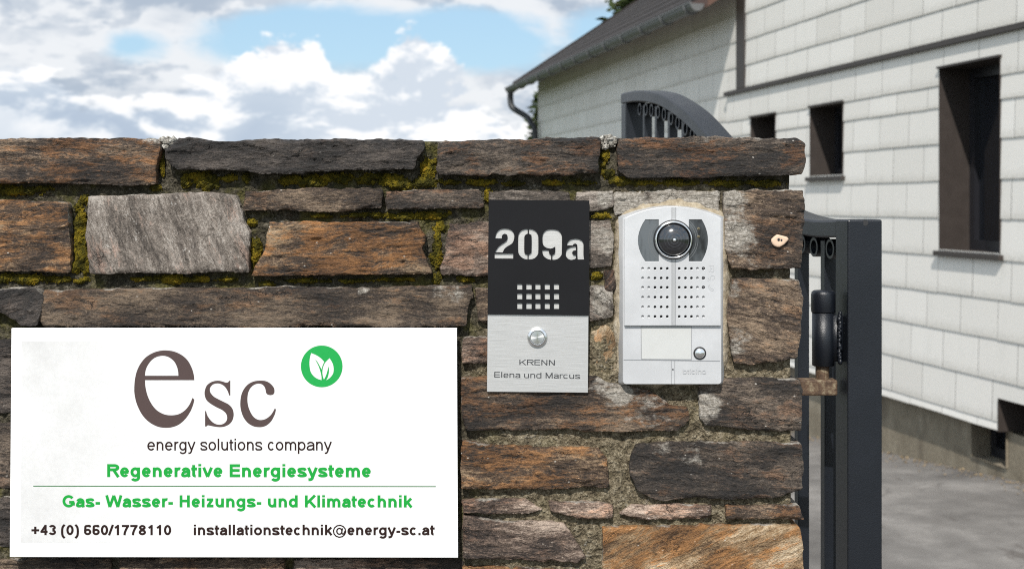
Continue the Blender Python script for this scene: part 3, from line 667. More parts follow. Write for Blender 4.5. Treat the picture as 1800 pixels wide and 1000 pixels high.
def glyph(ch, w, sq=2.0, adv=None):
    """strokes (polylines) of one letter, em = 1, origin at its advance box"""
    a_ = (adv or ADV)[ch] / 1000.0; r = w / 2; dk_ = .012 if w > .1 else 0.0
    sb = {'r': .062, 'k': .064, 'i': .07, 'l': .07, 'n': .064, 'm': .062, 'u': .062, 'h': .064, 'E': .07, 'H': .07, 'K': .07, 'R': .07, 'N': .07, 'M': .07, 'v': .008, 'y': .008, 'w': .006, 't': .014, 's': .026, 'W': .005, 'a': .030, 'z': .02, '1': .05, '/': .03}.get(ch, .036)
    se = {'r': .0, 'k': .0, 'K': .0, 'R': .005, 't': .012, 'E': .035, 'd': .064, 'g': .060, 'a': .022}.get(ch, sb)
    if ch in 'dg': sb = .036
    W_ = a_ - sb - se; ov = .010
    A = lambda *q, **k: arc(*q, sq=sq, **k)
    mx, my = W_ / 2, XH / 2; rx, ry = W_ / 2 - r, XH / 2 - r + ov; ah = .19
    if sq > 2.5: ah = .22
    arch = lambda x0, x1, yb=0: [(x0, XH - ah - r)] + A((x0 + x1) / 2, XH - ah - r + ov, (x1 - x0) / 2, ah, 180, 0) + [(x1, yb)]
    bowl = A(mx, my, rx, ry, 0, 360)
    S = {
        ' ': [], 'o': [bowl], 'n': [[(r, 0), (r, XH)], arch(r, W_ - r)], 'h': [[(r, 0), (r, ASC)], arch(r, W_ - r)],
        'm': [[(r, 0), (r, XH)], arch(r, W_ / 2), arch(W_ / 2, W_ - r)],
        'u': [[(W_ - r, 0), (W_ - r, XH)], [(r, XH), (r, ah + r)] + A(mx, ah + r - ov, rx, ah, 180, 360) + [(W_ - r, ah + r)]],
        'r': [[(r, 0), (r, XH)], A(r + (W_ - r) * .72, XH - ah - r + ov, (W_ - r) * .72, ah, 180, 72)],
        'i': [[(mx, 0), (mx, XH)], [(mx, ASC - min(w, .118)), (mx, ASC + .005)]], 'l': [[(mx, 0), (mx, ASC)]],
        'd': [bowl, [(W_ - r, 0), (W_ - r, ASC)]], 'b': [bowl, [(r, 0), (r, ASC)]], 'p': [bowl, [(r, DSC), (r, XH)]],
        'g': [bowl, [(W_ - r, XH), (W_ - r, -.03)] + A(mx, -.03, rx, .17 - r * .5, 0, -155)],
        'c': [A(mx, my, rx, ry, 42, 318)], 'e': [A(mx, my, rx, ry, 0, 322), [(r * .9, my), (W_ - r * .4, my)]],
        'k': [[(r, 0), (r, ASC)], [(W_ - r * .9, XH), (r * 1.3, XH * .38)], [(W_ * .42, XH * .58), (W_ - r * .7, 0)]],
        'v': [[(r * .75, XH), (mx, r * .2)], [(W_ - r * .75, XH), (mx, r * .2)]],
        'w': [[(r * .75, XH), (W_ * .27, r * .2)], [(W_ * .5, XH), (W_ * .27, r * .2)], [(W_ * .5, XH), (W_ * .73, r * .2)], [(W_ - r * .75, XH), (W_ * .73, r * .2)]],
        'y': [[(r * .75, XH), (mx * 1.02, r * .3)], smooth_open([(W_ - r * .75, XH), (mx * 1.1, .06), (mx * .9, -.08), (mx * .62, DSC + r * 1.1), (W_ * .1, DSC + r * .95)])],
        'z': [[(r * .6, XH - r), (W_ - r * .6, XH - r)], [(W_ - r * 1.3, XH - r), (r * 1.3, r)], [(r * .6, r), (W_ - r * .4, r)]],
        't': [[(W_ * .42, ASC * .93), (W_ * .42, .13)] + A(W_ * .42 + .10, .13, .10, .13 - r + ov, 180, 275), [(0, XH - r), (W_, XH - r)]],
        'f': [[(W_ * .38, 0), (W_ * .38, ASC - .14)] + A(W_ * .38 + .12, ASC - .14, .12, .14 - r, 180, 80), [(0, XH - r), (W_, XH - r)]],
        's': [smooth_open([(W_ - r * .9, XH - .15 - r * .2), (W_ * .76, XH - r * 1.1), (mx, XH - r + ov * .5), (W_ * .22, XH - r * 1.25), (r * 1.05, XH - .135), (W_ * .25, XH * .56), (W_ * .62, XH * .46), (W_ - r * 1.0, .145), (W_ * .80, r * 1.2), (mx, r - ov * .5), (W_ * .20, r * 1.2), (r * .7, .155)])],
        'a': [A(mx, XH - .155 - r + ov, rx * .94, .155, 165, 0) + [(W_ - r * 1.25, .10), (W_ - r * .9, 0)], smooth_open([(W_ - r * 1.3, .325), (W_ * .62, .300), (W_ * .28, .265), (r * 1.0, .150), (W_ * .20, r * 1.08), (W_ * .42, r - ov * .6), (W_ * .70, r * 1.5), (W_ - r * 1.3, .185)])],
        'E': [[(r, 0), (r, CAP)], [(r, r), (W_, r)], [(r, CAP * .52), (W_ * .95, CAP * .52)], [(r, CAP - r), (W_ * .98, CAP - r)]],
        'H': [[(r, 0), (r, CAP)], [(W_ - r, 0), (W_ - r, CAP)], [(r, CAP * .53), (W_ - r, CAP * .53)]],
        'N': [[(r, 0), (r, CAP)], [(W_ - r, 0), (W_ - r, CAP)], [(r * 1.1, CAP - r * .3), (W_ - r * 1.1, r * .3)]],
        'M': [[(r, 0), (r, CAP)], [(W_ - r, 0), (W_ - r, CAP)], [(r * 1.2, CAP - r * .4), (mx, r * .6)], [(W_ - r * 1.2, CAP - r * .4), (mx, r * .6)]],
        'K': [[(r, 0), (r, CAP)], [(W_ - r * .9, CAP), (r * 1.3, CAP * .32)], [(W_ * .38, CAP * .55), (W_ - r * .7, 0)]],
        'R': [[(r, 0), (r, CAP)], [(r, CAP - r), (W_ * .60, CAP - r)] + A(W_ * .60, CAP - .195, W_ * .40 - r, .195 - r, 90, -90) + [(r, CAP - .39 + r)], [(W_ * .52, CAP - .39 + r), (W_ - r * .6, 0)]],
        'W': [[(r * .7, CAP), (W_ * .255, r * .2)], [(W_ * .5, CAP - r * .2), (W_ * .255, r * .2)], [(W_ * .5, CAP - r * .2), (W_ * .745, r * .2)], [(W_ - r * .7, CAP), (W_ * .745, r * .2)]],
        'G': [A(mx, CAP / 2, rx, CAP / 2 - r + ov, 38, 330), [(mx * 1.08, CAP * .42), (W_ - r * .4, CAP * .42)], [(W_ - r, CAP * .42), (W_ - r, .11)]],
        '0': [A(mx, CAP / 2, rx, CAP / 2 - r, 0, 360)], '1': [[(W_ * .62, 0), (W_ * .62, CAP)], [(W_ * .62, CAP - r * 1.2), (W_ * .18, CAP - .21)]],
        '3': [A(mx, CAP - .19, rx * .92, .19 - r, 165, -90), A(mx, .205, rx, .205 - r, 90, -165)],
        '4': [[(W_ * .72, 0), (W_ * .72, CAP)], [(W_ * .70, CAP - r * .8), (r * .8, .215)], [(r * .2, .16 + r), (W_, .16 + r)]],
        '6': [A(mx, .225, rx, .225 - r, 0, 360), smooth_open([(r, .25), (r * 1.15, .44), (W_ * .22, .61), (mx, CAP - r), (W_ * .78, .64), (W_ - r * 1.3, .545)])],
        '7': [[(0, CAP - r), (W_, CAP - r)], smooth_open([(W_ - r * 1.1, CAP - r * 1.2), (W_ * .62, .44), (W_ * .42, .2), (W_ * .36, 0)])],
        '8': [A(mx, CAP - .185, rx * .88, .185 - r, 0, 360), A(mx, .205, rx, .205 - r, 0, 360)],
        '+': [[(0, CAP * .47), (W_, CAP * .47)], [(mx, CAP * .47 - W_ / 2), (mx, CAP * .47 + W_ / 2)]], '-': [[(0, .235), (W_, .235)]], '.': [[(mx, 0), (mx, w * 1.05)]],
        '/': [[(r * .3 - .03, -.01), (W_ + .03, CAP + .01)]], '(': [smooth_open([(W_ * .85, ASC + .01), (W_ * .35, .55), (W_ * .22, .25), (W_ * .35, -.04), (W_ * .85, DSC)])],
        ')': [smooth_open([(W_ * .15, ASC + .01), (W_ * .65, .55), (W_ * .78, .25), (W_ * .65, -.04), (W_ * .15, DSC)])],
    }
    if ch == '@':
        th = w * .55
        return [('w', th, A(mx, .27, mx - th / 2, .45 - th / 2, 330, 20 - 360 + 360 - 360)), ('w', th * 1.15, A(mx * .97, .27, .17, .20, 0, 360)), ('w', th * 1.15, smooth_open([(mx + .19, .48), (mx + .15, .20), (mx + .20, .085), (mx + .30, .13), (mx + .375, .30)]))], sb
    return [('w', w, s) for s in S[ch]], sb

def ribbon(m_, pts, w, fn, off):
    P_ = [np.array(p) for p in pts]; P2 = [P_[0]]
    for p in P_[1:]:
        if np.linalg.norm(p - P2[-1]) > 1e-4: P2.append(p)
    closed = np.linalg.norm(P2[0] - P2[-1]) < 2e-3 and len(P2) > 8
    if closed: P2 = P2[:-1]
    n = len(P2); Lh = []; Rh = []
    for i in range(n):
        if closed: a, b = P2[i] - P2[i - 1], P2[(i + 1) % n] - P2[i]
        else: a = P2[i] - P2[i - 1] if i else P2[1] - P2[0]; b = P2[i + 1] - P2[i] if i < n - 1 else P2[-1] - P2[-2]
        a = a / np.linalg.norm(a); b = b / np.linalg.norm(b); na = np.array((-a[1], a[0])); nb2_ = np.array((-b[1], b[0])); nn = na + nb2_
        ln = np.linalg.norm(nn); nn = nn / ln if ln > 1e-6 else na; k = min(2.0, 1 / max(.3, nn @ na))
        Lh.append(P2[i] + nn * w / 2 * k); Rh.append(P2[i] - nn * w / 2 * k)
    V = [fn(*p, off + i_ * 3e-7) for i_, p in enumerate(Lh)] + [fn(*p, off + i_ * 3e-7) for i_, p in enumerate(Rh)]
    F = [(n + i, n + (i + 1) % n, (i + 1) % n, i) for i in range(n if closed else n - 1)]
    m_.add(V, F)

def text(name, s, x0, x1, base0, base1, cap_px, w, Yf, mat, parent, sq=2.0, adv=None):
    """lettering fitted between px x0..x1 on a baseline, its face at depth Yf"""
    adv = adv or ADV; items = []; cur = 0.0
    for ch in s: st, sb = glyph(ch, w, sq, adv); items.append((cur, sb, st)); cur += adv[ch] / 1000
    lo = items[0][1]; hi_ = cur - items[-1][1]; em = cap_px / CAP
    m_ = MB()
    def fn(x, y, off):
        f = (x - lo) / (hi_ - lo); px = x0 + f * (x1 - x0); py = base0 + f * (base1 - base0) - y * em
        return P(px, py, Yf - off)
    for c0, sb, st in items:
        for k, (_, ww, pts) in enumerate(st): ribbon(m_, [(c0 + sb + p[0], p[1]) for p in pts], ww, fn, 2.0e-5 * (k + 1))
    return m_.build(name, mat, parent)


# ------------------------------------------------------------------ the white company sign
YSG = 1.4095
SIGN = empty('company_sign', (PX(411, YSG), YSG, PZ(978, YSG)), 'white printed sign with a green leaf logo mounted on the stone wall', 'sign')
extr('sign_board', [[(20, 577), (803, 577), (805, 979.5), (17, 978.5)]], YSG, .006, M_SIGN, SIGN, .0006)
YF = YSG - .0002
extr('print_film', [[(38, 599), (784, 599), (786, 955), (36, 953)]], YF, .00015, M_FILM, SIGN)
YT = YF - .0001
def zs(pts, sc, ox, oy): return [(x / sc + ox, y / sc + oy) for x, y in pts]
e_out = [(760, 393), (218, 393), (222, 460), (245, 560), (290, 655), (350, 725), (430, 768), (510, 778), (590, 765), (660, 720), (710, 655), (738, 588), (760, 605), (748, 660), (715, 740), (660, 820), (590, 880), (510, 910), (430, 915), (350, 900), (260, 850), (185, 770), (130, 660), (105, 560), (100, 480), (108, 380), (130, 290), (170, 210), (230, 140), (310, 92), (390, 70), (460, 67), (540, 80), (620, 117), (685, 175), (730, 255), (753, 330)]
e_in = [(218, 345), (585, 345), (582, 300), (570, 250), (540, 190), (490, 147), (440, 128), (390, 127), (330, 145), (280, 185), (240, 245), (222, 300)]
s_out = [(1155, 400), (1155, 562), (1143, 560), (1125, 510), (1095, 465), (1055, 437), (1010, 428), (965, 440), (937, 470), (930, 500), (940, 535), (970, 570), (1010, 595), (1080, 630), (1140, 662), (1180, 710), (1192, 770), (1180, 830), (1145, 875), (1090, 902), (1030, 908), (960, 898), (910, 888), (893, 900), (878, 900), (878, 732), (888, 732), (905, 785), (945, 840), (990, 872), (1040, 882), (1085, 868), (1115, 835), (1120, 795), (1105, 755), (1065, 720), (1000, 688), (930, 645), (890, 605), (873, 550), (877, 500), (900, 448), (950, 412), (1010, 399), (1060, 405), (1110, 420), (1135, 412), (1143, 400)]
c_out = [(1543, 500), (1530, 465), (1505, 440), (1470, 431), (1425, 440), (1380, 475), (1352, 530), (1343, 600), (1350, 670), (1375, 740), (1410, 795), (1455, 825), (1500, 830), (1550, 815), (1600, 775), (1630, 730), (1642, 705), (1657, 712), (1645, 765), (1610, 835), (1560, 885), (1510, 905), (1460, 908), (1400, 895), (1340, 855), (1295, 790), (1270, 710), (1265, 640), (1275, 560), (1305, 490), (1355, 435), (1420, 405), (1490, 398), (1550, 405), (1600, 435), (1635, 480), (1640, 525), (1625, 550), (1595, 557), (1565, 550), (1548, 530)]
extr('logo_lettering', [smooth_closed(zs(p, 6.25, 220, 605)) for p in (e_out, e_in, s_out, c_out)], YT, .0001, M_LOGO, SIGN)
lf1 = [(320, 252), (400, 285), (480, 335), (550, 405), (520, 475), (503, 540), (470, 480), (430, 410), (390, 370), (430, 440), (460, 510), (485, 590), (500, 660), (502, 728), (430, 705), (360, 655), (310, 580), (292, 490), (290, 400), (300, 320)]
lf2 = [(642, 342), (680, 400), (705, 460), (715, 520), (712, 585), (690, 640), (640, 695), (583, 732), (610, 680), (630, 600), (632, 530), (625, 490), (610, 550), (590, 620), (565, 680), (543, 718), (525, 660), (517, 600), (522, 530), (540, 470), (570, 415)]
extr('leaf_logo', [circ(565.5, 643.7, 36.6, 64), smooth_closed(zs(lf1, 10, 515, 595)), smooth_closed(zs(lf2, 10, 515, 595))], YT, .0001, M_LEAFG, SIGN)
text('company_lettering', 'energy solutions company', 258.9, 583, 791.3, 791.3, 20.5, .098, YT, M_INK, SIGN, adv=ADV_L)
text('green_lettering', 'Regenerative Energiesysteme', 188.4, 652, 838, 838.4, 22.8, .160, YT, M_GREEN, SIGN)
text('green_lettering', 'Gas- Wasser- Heizungs- und Klimatechnik', 109.8, 723, 891, 891.3, 21.2, .160, YT, M_GREEN, SIGN)
text('phone_lettering', '+43 (0) 660/1778110', 55.2, 301, 939.8, 940, 18, .150, YT, M_INK, SIGN)
text('email_lettering', 'installationstechnik@energy-sc.at', 340.8, 764, 940, 940, 18.4, .148, YT, M_INK, SIGN)
extr('green_rule', [[(58.5, 853.1), (766, 853.9), (766, 855.5), (58.5, 854.7)]], YT, .0001, flat_mat('dark_green_ink', (.03, .12, .04), .5), SIGN)

# ------------------------------------------------------------------ the house number plate with bell push
YPL = 1.4110
PLATE = empty('house_number_plate', (PX(945, YPL), YPL, PZ(689, YPL)), 'black and steel house number plate with bell push reading 209a', 'house number')
extr('steel_plate', [[(859, 352), (1036, 353.5), (1033.5, 690), (856, 688.5)]], YPL + .0016, .0060, M_ALU, PLATE, .0004)
g2 = [(108, 245), (115, 195), (140, 135), (190, 90), (250, 72), (310, 72), (370, 85), (420, 120), (445, 170), (450, 220), (440, 280), (415, 330), (370, 365), (310, 400), (270, 440), (240, 500), (105, 495), (135, 440), (180, 385), (250, 335), (300, 300), (325, 260), (330, 215), (315, 180), (280, 162), (245, 175), (228, 205), (225, 248)]
g2b = [(95, 520), (432, 520), (430, 610), (95, 607)]
g0a = [(692, 78), (692, 160), (650, 185), (632, 220), (630, 300), (630, 480), (645, 525), (690, 540), (688, 625), (620, 610), (555, 560), (525, 500), (518, 420), (520, 220), (535, 160), (580, 105), (640, 82)]
g0b = [(710, 78), (770, 85), (830, 115), (870, 170), (882, 230), (882, 480), (870, 540), (825, 595), (765, 620), (705, 625), (707, 540), (745, 515), (760, 470), (760, 210), (745, 180), (712, 160)]
g9 = [(1130, 85), (1210, 95), (1270, 130), (1300, 185), (1308, 250), (1305, 500), (1290, 560), (1240, 610), (1180, 630), (1132, 630), (1135, 545), (1170, 525), (1185, 485), (1185, 395), (1130, 425), (1080, 428), (1010, 405), (970, 360), (958, 300), (958, 210), (975, 150), (1020, 105), (1080, 87)]
g9b = [(955, 458), (1070, 458), (1075, 500), (1085, 530), (1115, 545), (1112, 632), (1050, 615), (990, 575), (960, 520)]
ga = [(1398, 372), (1405, 330), (1440, 285), (1490, 262), (1550, 255), (1610, 262), (1665, 290), (1692, 340), (1695, 400), (1695, 540), (1705, 625), (1595, 625), (1585, 580), (1583, 400), (1580, 360), (1555, 340), (1520, 345), (1500, 375)]
gab = [(1560, 390), (1560, 460), (1510, 470), (1490, 500), (1500, 535), (1535, 548), (1560, 545), (1560, 600), (1535, 620), (1470, 632), (1415, 610), (1380, 560), (1378, 500), (1395, 450), (1440, 415), (1500, 398)]
sqs = [[(x0, y0), (x1, y0), (x1, y1), (x0, y1)] for (x0, x1) in ((909, 918), (925, 934.5), (941, 950), (957.5, 966.5), (973.6, 982.8)) for (y0, y1) in ((499.5, 509), (516, 526), (533, 543))]
cut = [smooth_closed(zs(p, 10.227, 860, 395), 40) for p in (g2, g2b, g0a, g0b, g9, g9b, ga, gab)]
extr('number_panel', [[(859, 351), (1036, 352.8), (1035, 554.5), (857.2, 552.5)]] + cut + sqs, YPL, .0014, M_BLACK, PLATE)
extr('bright_backing', [[(864, 396), (1031, 396), (1031, 546), (864, 546)]], YPL + .00150, .0001, M_CUT, PLATE)
bx_, bz_ = PX(944.5, YPL), PZ(592.7, YPL); k_ = YPL / F_PX; yb = YPL + .0016
bell = MB().lathe(bx_, bz_, [(17.5 * k_, yb), (17.6 * k_, yb - .0010), (16.6 * k_, yb - .0022), (13.0 * k_, yb - .0034), (12.3 * k_, yb - .0030), (12.2 * k_, yb - .0012)], 64).build('bell_bezel', steel_mat('satin_steel', (.72, .72, .72), .27, 1.0, True, .2), PLATE, False)
t = newmat('turned_steel'); v = t.v('SUBTRACT', t.obj, tuple(Vector((bx_, yb, bz_)) - PLATE.location)); rad = t.n('ShaderNodeVectorMath', operation='LENGTH'); t.put(rad.inputs[0], v)
nr_ = t.noise(t.comb(t.m('MULTIPLY', rad.outputs[1], 4200), 0, 0), 1, 2, .5)
tg_ = t.n('ShaderNodeTangent', direction_type='RADIAL', axis='Y')
t.b.inputs['Anisotropic'].default_value = .8; t.put(t.b.inputs['Tangent'], tg_.outputs[0])
M_TURN = fin(t, t.mix(nr_, (.58, .58, .57), (.78, .78, .77)), .30, 1.0)
nob = mk('bell_button', *(lambda m_: (m_.V, m_.F))(MB().lathe(bx_, bz_, [(12.1 * k_, yb), (12.0 * k_, yb - .0022), (11.4 * k_, yb - .0026), (6 * k_, yb - .0027), (.05 * k_, yb - .00275)], 64)), M_TURN, PLATE, False, loc=(bx_, yb, bz_))
M_ENGR = flat_mat('engraved_grey', (.022, .024, .027), .6)
YE = yb - .00005
text('name_lettering', 'KRENN', 913, 975.4, 641.3, 642.2, 9.6, .10, YE, M_ENGR, PLATE, 3.4)
text('name_lettering', 'Elena und Marcus', 868.8, 1019.9, 663.4, 665.6, 10.0, .10, YE, M_ENGR, PLATE, 3.4)

# ------------------------------------------------------------------ the video door station
YI = 1.4015
DOOR = empty('door_station', (PX(1181, YI), 1.41, PZ(675, YI)), 'silver video door station with round camera lens on its plaster bed', 'intercom')
def arch_outline(xl, xr, ytop, ysh, yb, rb=4, n=24):
    o = []; xm = (xl + xr) / 2
    for k in range(n + 1):
        f = k / n; x = xl + (xr - xl) * f; u = (x - xm) / ((xr - xl) / 2); o.append((x, ytop + (ysh - ytop) * (u * u * .92 + .08 * u ** 4)))
    for k in range(5): a = R(k * 22.5); o.append((xr - rb + rb * math.cos(a), yb - rb + rb * math.sin(a)))
    for k in range(5): a = R(90 + k * 22.5); o.append((xl + rb + rb * math.cos(a), yb - rb + rb * math.sin(a)))
    return o
# body: loft from a slightly larger back outline to the front
bk_ = arch_outline(1087, 1273, 360, 381, 676, 5); fr_ = arch_outline(1095.5, 1267.5, 364.6, 383.8, 674.6, 5)
mid_ = [(.85 * f[0] + .15 * b_[0], .85 * f[1] + .15 * b_[1]) for f, b_ in zip(fr_, bk_)]
m_ = MB(); n_ = len(bk_)
rings = [[P(x, y, 1.4230) for x, y in bk_], [P(x, y, YI + .006) for x, y in mid_], [P(x, y, YI + .0036) for x, y in fr_]]
m_.add(sum(rings, []), [(i * n_ + k, i * n_ + (k + 1) % n_, (i + 1) * n_ + (k + 1) % n_, (i + 1) * n_ + k) for i in range(2) for k in range(n_)] + [tuple(2 * n_ + k for k in range(n_))])
body_ = m_.build('housing', M_SILVER, DOOR)
body_.data.polygons.foreach_set('use_smooth', [len(p.vertices) == 4 for p in body_.data.polygons])
# upper cover with its holes
top_pts = arch_outline(1097.5, 1267, 363.5, 384.5, 572, .8)
cxp, cyp = 1183.5, 421.5
colsx = (1129.7, 1140.5, 1151.4, 1162.3, 1173.0, 1194, 1205, 1215.5, 1226, 1236.5); rowsy = (472, 488.8, 505.2, 522.4, 539.5, 556.3)
holes = [circ(x, y, 2.9 if (i == 9 and j < 3) else 2.35, 14) for i, x in enumerate(colsx) for j, y in enumerate(rowsy)]
def irw(s):
    q = [(1158 if s < 0 else 1211, 386)]
    xs = -1 if s < 0 else 1
    xi = 1158 if s < 0 else 1211; xo = 1134.5 if s < 0 else 1233.5; xm = 1121.5 if s < 0 else 1244.5
    pts = [(xi, 386), (xo, 386)]
    for k in range(1, 10):
        f = k / 10; u = 2 * f - 1; pts.append((xo + (xm - xo) * (1 - u * u), 386 + 73.5 * f))
    return pts + [(xo, 459.5), (xi, 459.5)]
M_GROOVE = paint_mat('groove_grey', (.33, .335, .34), .5, .2)
cover = extr('speaker_cover', [top_pts, irw(-1), irw(1)] + holes, YI, .0030, M_SILVER, DOOR, .00025)
extr('cover_groove', [[(1181, 364.5), (1188, 364.5), (1188, 384), (1181, 384)]], YI - .00012, .0002, M_GROOVE, DOOR)
extr('cover_groove', [[(1181, 459), (1187.5, 459), (1187.5, 571.5), (1181, 571.5)]], YI - .00012, .0002, M_GROOVE, DOOR)
def line_strip(name, pts, w, Yf, mat):
    mm = MB(); ribbon(mm, pts, w, lambda x, y, off: P(x, y, Yf - off), 0); return mm.build(name, mat, DOOR)
M_LINE = flat_mat('seam_shadow_grey', (.20, .205, .215), .6)
for xx, ya, yb2 in ((1181, 364.5, 386.5), (1188, 364.6, 386.5), (1181, 457, 571.5), (1187.6, 457, 571.5)):
    line_strip('groove_edge', [(xx, ya), (xx, yb2)], .9, YI - .0003, M_LINE)
hv = MB(); dvs = [MB(), MB()]; ld = MB()
for i, x in enumerate(colsx):
    for j, y in enumerate(rowsy):
        X0, Z0 = PX(x, YI), PZ(y, YI); k_ = YI / F_PX
        if i == 9 and j < 3: ld.lathe(X0, Z0, [(2.9 * k_, YI + .0016), (1.6 * k_, YI + .0010), (.02 * k_, YI + .0007)], 14)
        elif i in (2, 3, 4, 5, 6, 7): hv.lathe(X0, Z0, [(2.4 * k_, YI + .0024), (.02 * k_, YI + .0025)], 12)
        else: dvs[int(i > 4)].lathe(X0, Z0, [(2.4 * k_, YI + .0006), (1.7 * k_, YI + .0014), (.02 * k_, YI + .0018)], 12)
hv.build('speaker_holes', M_DARK, DOOR); M_DIM = paint_mat('dimple_grey', (.30, .305, .315), .5, .2)
for dv in dvs: dv.build('blind_dimples', M_DIM, DOOR, True)
ld.build('indicator_lights', flat_mat('dark_led_plastic', (.03, .03, .035), .2), DOOR, True)
# infrared windows, one either side of the lens
t = newmat('smoked_window'); n = t.noise(t.v('MULTIPLY', t.obj, (60, 60, 22)), 1, 4, .5)
M_SMOKE = fin(t, t.ramp(n, [(.40, (.010, .011, .014)), (.62, (.085, .095, .105))]), .12, 0, None, .7)  # paler noise streaks paint reflections into the smoked colour
for s in (-1, 1):
    win = extr('infrared_window', [irw(s)], YI + .0006, .0008, M_SMOKE, DOOR)
    mm = MB()
    a0, a1 = (128, 232) if s < 0 else (-52, 52)
    for rad_ in (40, 43.5): ribbon(mm, [(cxp + rad_ * math.cos(R(a0 + (a1 - a0) * k / 20)), cyp - rad_ * math.sin(R(a0 + (a1 - a0) * k / 20))) for k in range(21)], .8, lambda x, y, off: P(x, y, YI + .00055), 0)
    mm.build('window_rib', flat_mat('smoke_rib', (.10, .105, .11), .3), win)
    if s > 0:
        mm = MB()
        for yy in (402, 416): mm.lathe(PX(1228, YI), PZ(yy, YI), [(2.6 * k_, YI + .0006), (.1 * k_, YI - .0004)], 12)
        mm.build('infrared_lamp', flat_mat('amber_lens', (.10, .085, .05), .2), win, True)
# lens
lc = (PX(cxp, YI), PZ(cyp, YI)); k_ = YI / F_PX
MB().lathe(*lc, [(35 * k_, YI + .001), (35 * k_, YI - .0006), (33.2 * k_, YI - .0016)], 64).build('lens_collar', M_DARK, DOOR, True)
MB().lathe(*lc, [(33.4 * k_, YI - .0010), (32.6 * k_, YI - .0040), (31 * k_, YI - .0052), (29.4 * k_, YI - .0046), (28.8 * k_, YI - .0020)], 64).build('lens_ring', M_CHROME, DOOR, True)
t = newmat('lens_glass')
t.b.inputs['Coat Weight'].default_value = 1.0; t.b.inputs['Coat Roughness'].default_value = .05
rd = t.n('ShaderNodeVectorMath', operation='LENGTH'); t.put(rd.inputs[0], t.v('MULTIPLY', t.obj, (1, 0, 1)))
rr_ = t.m('MULTIPLY', rd.outputs[1], 1 / (28.5 * k_))
wv = t.m('SINE', t.m('MULTIPLY', rr_, 34))
c_ = t.mix(t.m('MULTIPLY', t.step(wv, .55, 1), t.step(rr_, .95, .3)), (.006, .0065, .009), (.028, .030, .036))
M_LENS = fin(t, c_, .16, 0, None, .6)
dome = [(28.6 * k_, YI - .0016)] + [(28.4 * k_ * math.cos(R(a)), YI - .0022 - .0088 * math.sin(R(a))) for a in range(0, 90, 6)] + [(.03 * k_, YI - .0110)]
lens = mk('camera_lens', *(lambda q: (q.V, q.F))(MB().lathe(*lc, dome, 64)), M_LENS, DOOR, True, loc=(lc[0], YI, lc[1]))
mk('lens_pinhole', *(lambda q: (q.V, q.F))(MB().lathe(*lc, [(2.8 * k_, YI - .01095), (1.3 * k_, YI - .01108), (1.2 * k_, YI - .0113), (.02 * k_, YI - .0115)], 20)), M_CHROME, lens, True)
# lower part
YL = YI + .0034
extr('name_card', [[(1127.5, 574.5), (1215, 574.8), (1215, 631.2), (1128, 630.6)]], YL - .0001, .0008, flat_mat('translucent_card', (.395, .40, .392), .3, 0, .3), DOOR)
card_f = MB()
ribbon(card_f, [(1127, 574), (1215.5, 574), (1215.5, 631.6), (1127.4, 631.2), (1127, 574.3)], .9, lambda x, y, off: P(x, y, YL - .0003), 0)
card_f.build('card_edge', M_LINE, DOOR)
bcx, bcz = PX(1230, YL), PZ(620.5, YL)
call_ring = MB().lathe(bcx, bcz, [(11.2 * k_, YL), (11.2 * k_, YL - .0006), (9.2 * k_, YL - .0004), (9.1 * k_, YL + .0002)], 40).build('call_button_ring', M_DARK, DOOR, True)
MB().lathe(bcx, bcz, [(9.2 * k_, YL), (8.8 * k_, YL - .0016), (7 * k_, YL - .0026), (3.5 * k_, YL - .0032), (.02 * k_, YL - .0034)], 40).build('call_button', M_CHROME, DOOR, True)
sl_ = MB()
ribbon(sl_, [(1096, 632.0), (1266, 634.2)], .9, lambda x, y, off: P(x, y, YL - .0002), 0)
for xx in (1180.2, 1186): ribbon(sl_, [(xx, 634), (xx, 674)], .8, lambda x, y, off: P(x, y, YL - .0002), 0)
sl_.build('seam', M_LINE, DOOR)
MB().lathe(PX(1182.8, YL), PZ(649, YL), [(1.4 * k_, YL - .0003), (.02 * k_, YL - .0003)], 12).build('microphone_hole', M_DARK, DOOR)
# embossed maker's mark and three engraved symbols
M_EMB = paint_mat('embossed_silver', (.37, .375, .385), .5, .2)
ADV_B = dict(ADV); ADV_B['t'] = 300
text('embossed_lettering', 'bticino', 1200.5, 1241, 656.8, 657.2, 8.6, .10, YL - .0002, M_EMB, DOOR, 3.0, ADV_B)
ic = MB(); fI = lambda x, y, off: P(x, y, YI - .00014 - off)
def icon(pts, w=.55, k=0): ribbon(ic, pts, w, fI, 1e-5 * k)
icon([(1246.3, 466.8), (1254.6, 466.8), (1254.6, 477.6), (1251, 477.6)]); icon([(1246.3, 466.8), (1246.3, 478), (1248.5, 478)], .55, 1); icon([(1249, 468), (1249, 476.4), (1252.5, 478.4)], .55, 2); icon(circ(1250.4, 472.4, .5, 8) , .4, 3)
icon([(x, y) for x, y in arc(1252.6, 488, 4, 3.4, 150, 460)], .55, 4); icon([(1249.2, 490.5), (1247.2, 492)], .55, 5)
for q_ in range(3): icon([(1244.2, 487 + q_ * 3.2), (1246.0, 487.6 + q_ * 2.6)], .5, 6 + q_)
icon(smooth_open([(1245, 502), (1247.4, 500.8), (1247.8, 503.6), (1250, 507), (1252.6, 507.6), (1254.4, 509.4), (1252, 511.2), (1247.6, 508.4), (1245, 502.4)]), .55, 9)
ic.build('engraved_symbols', M_EMB, DOOR)


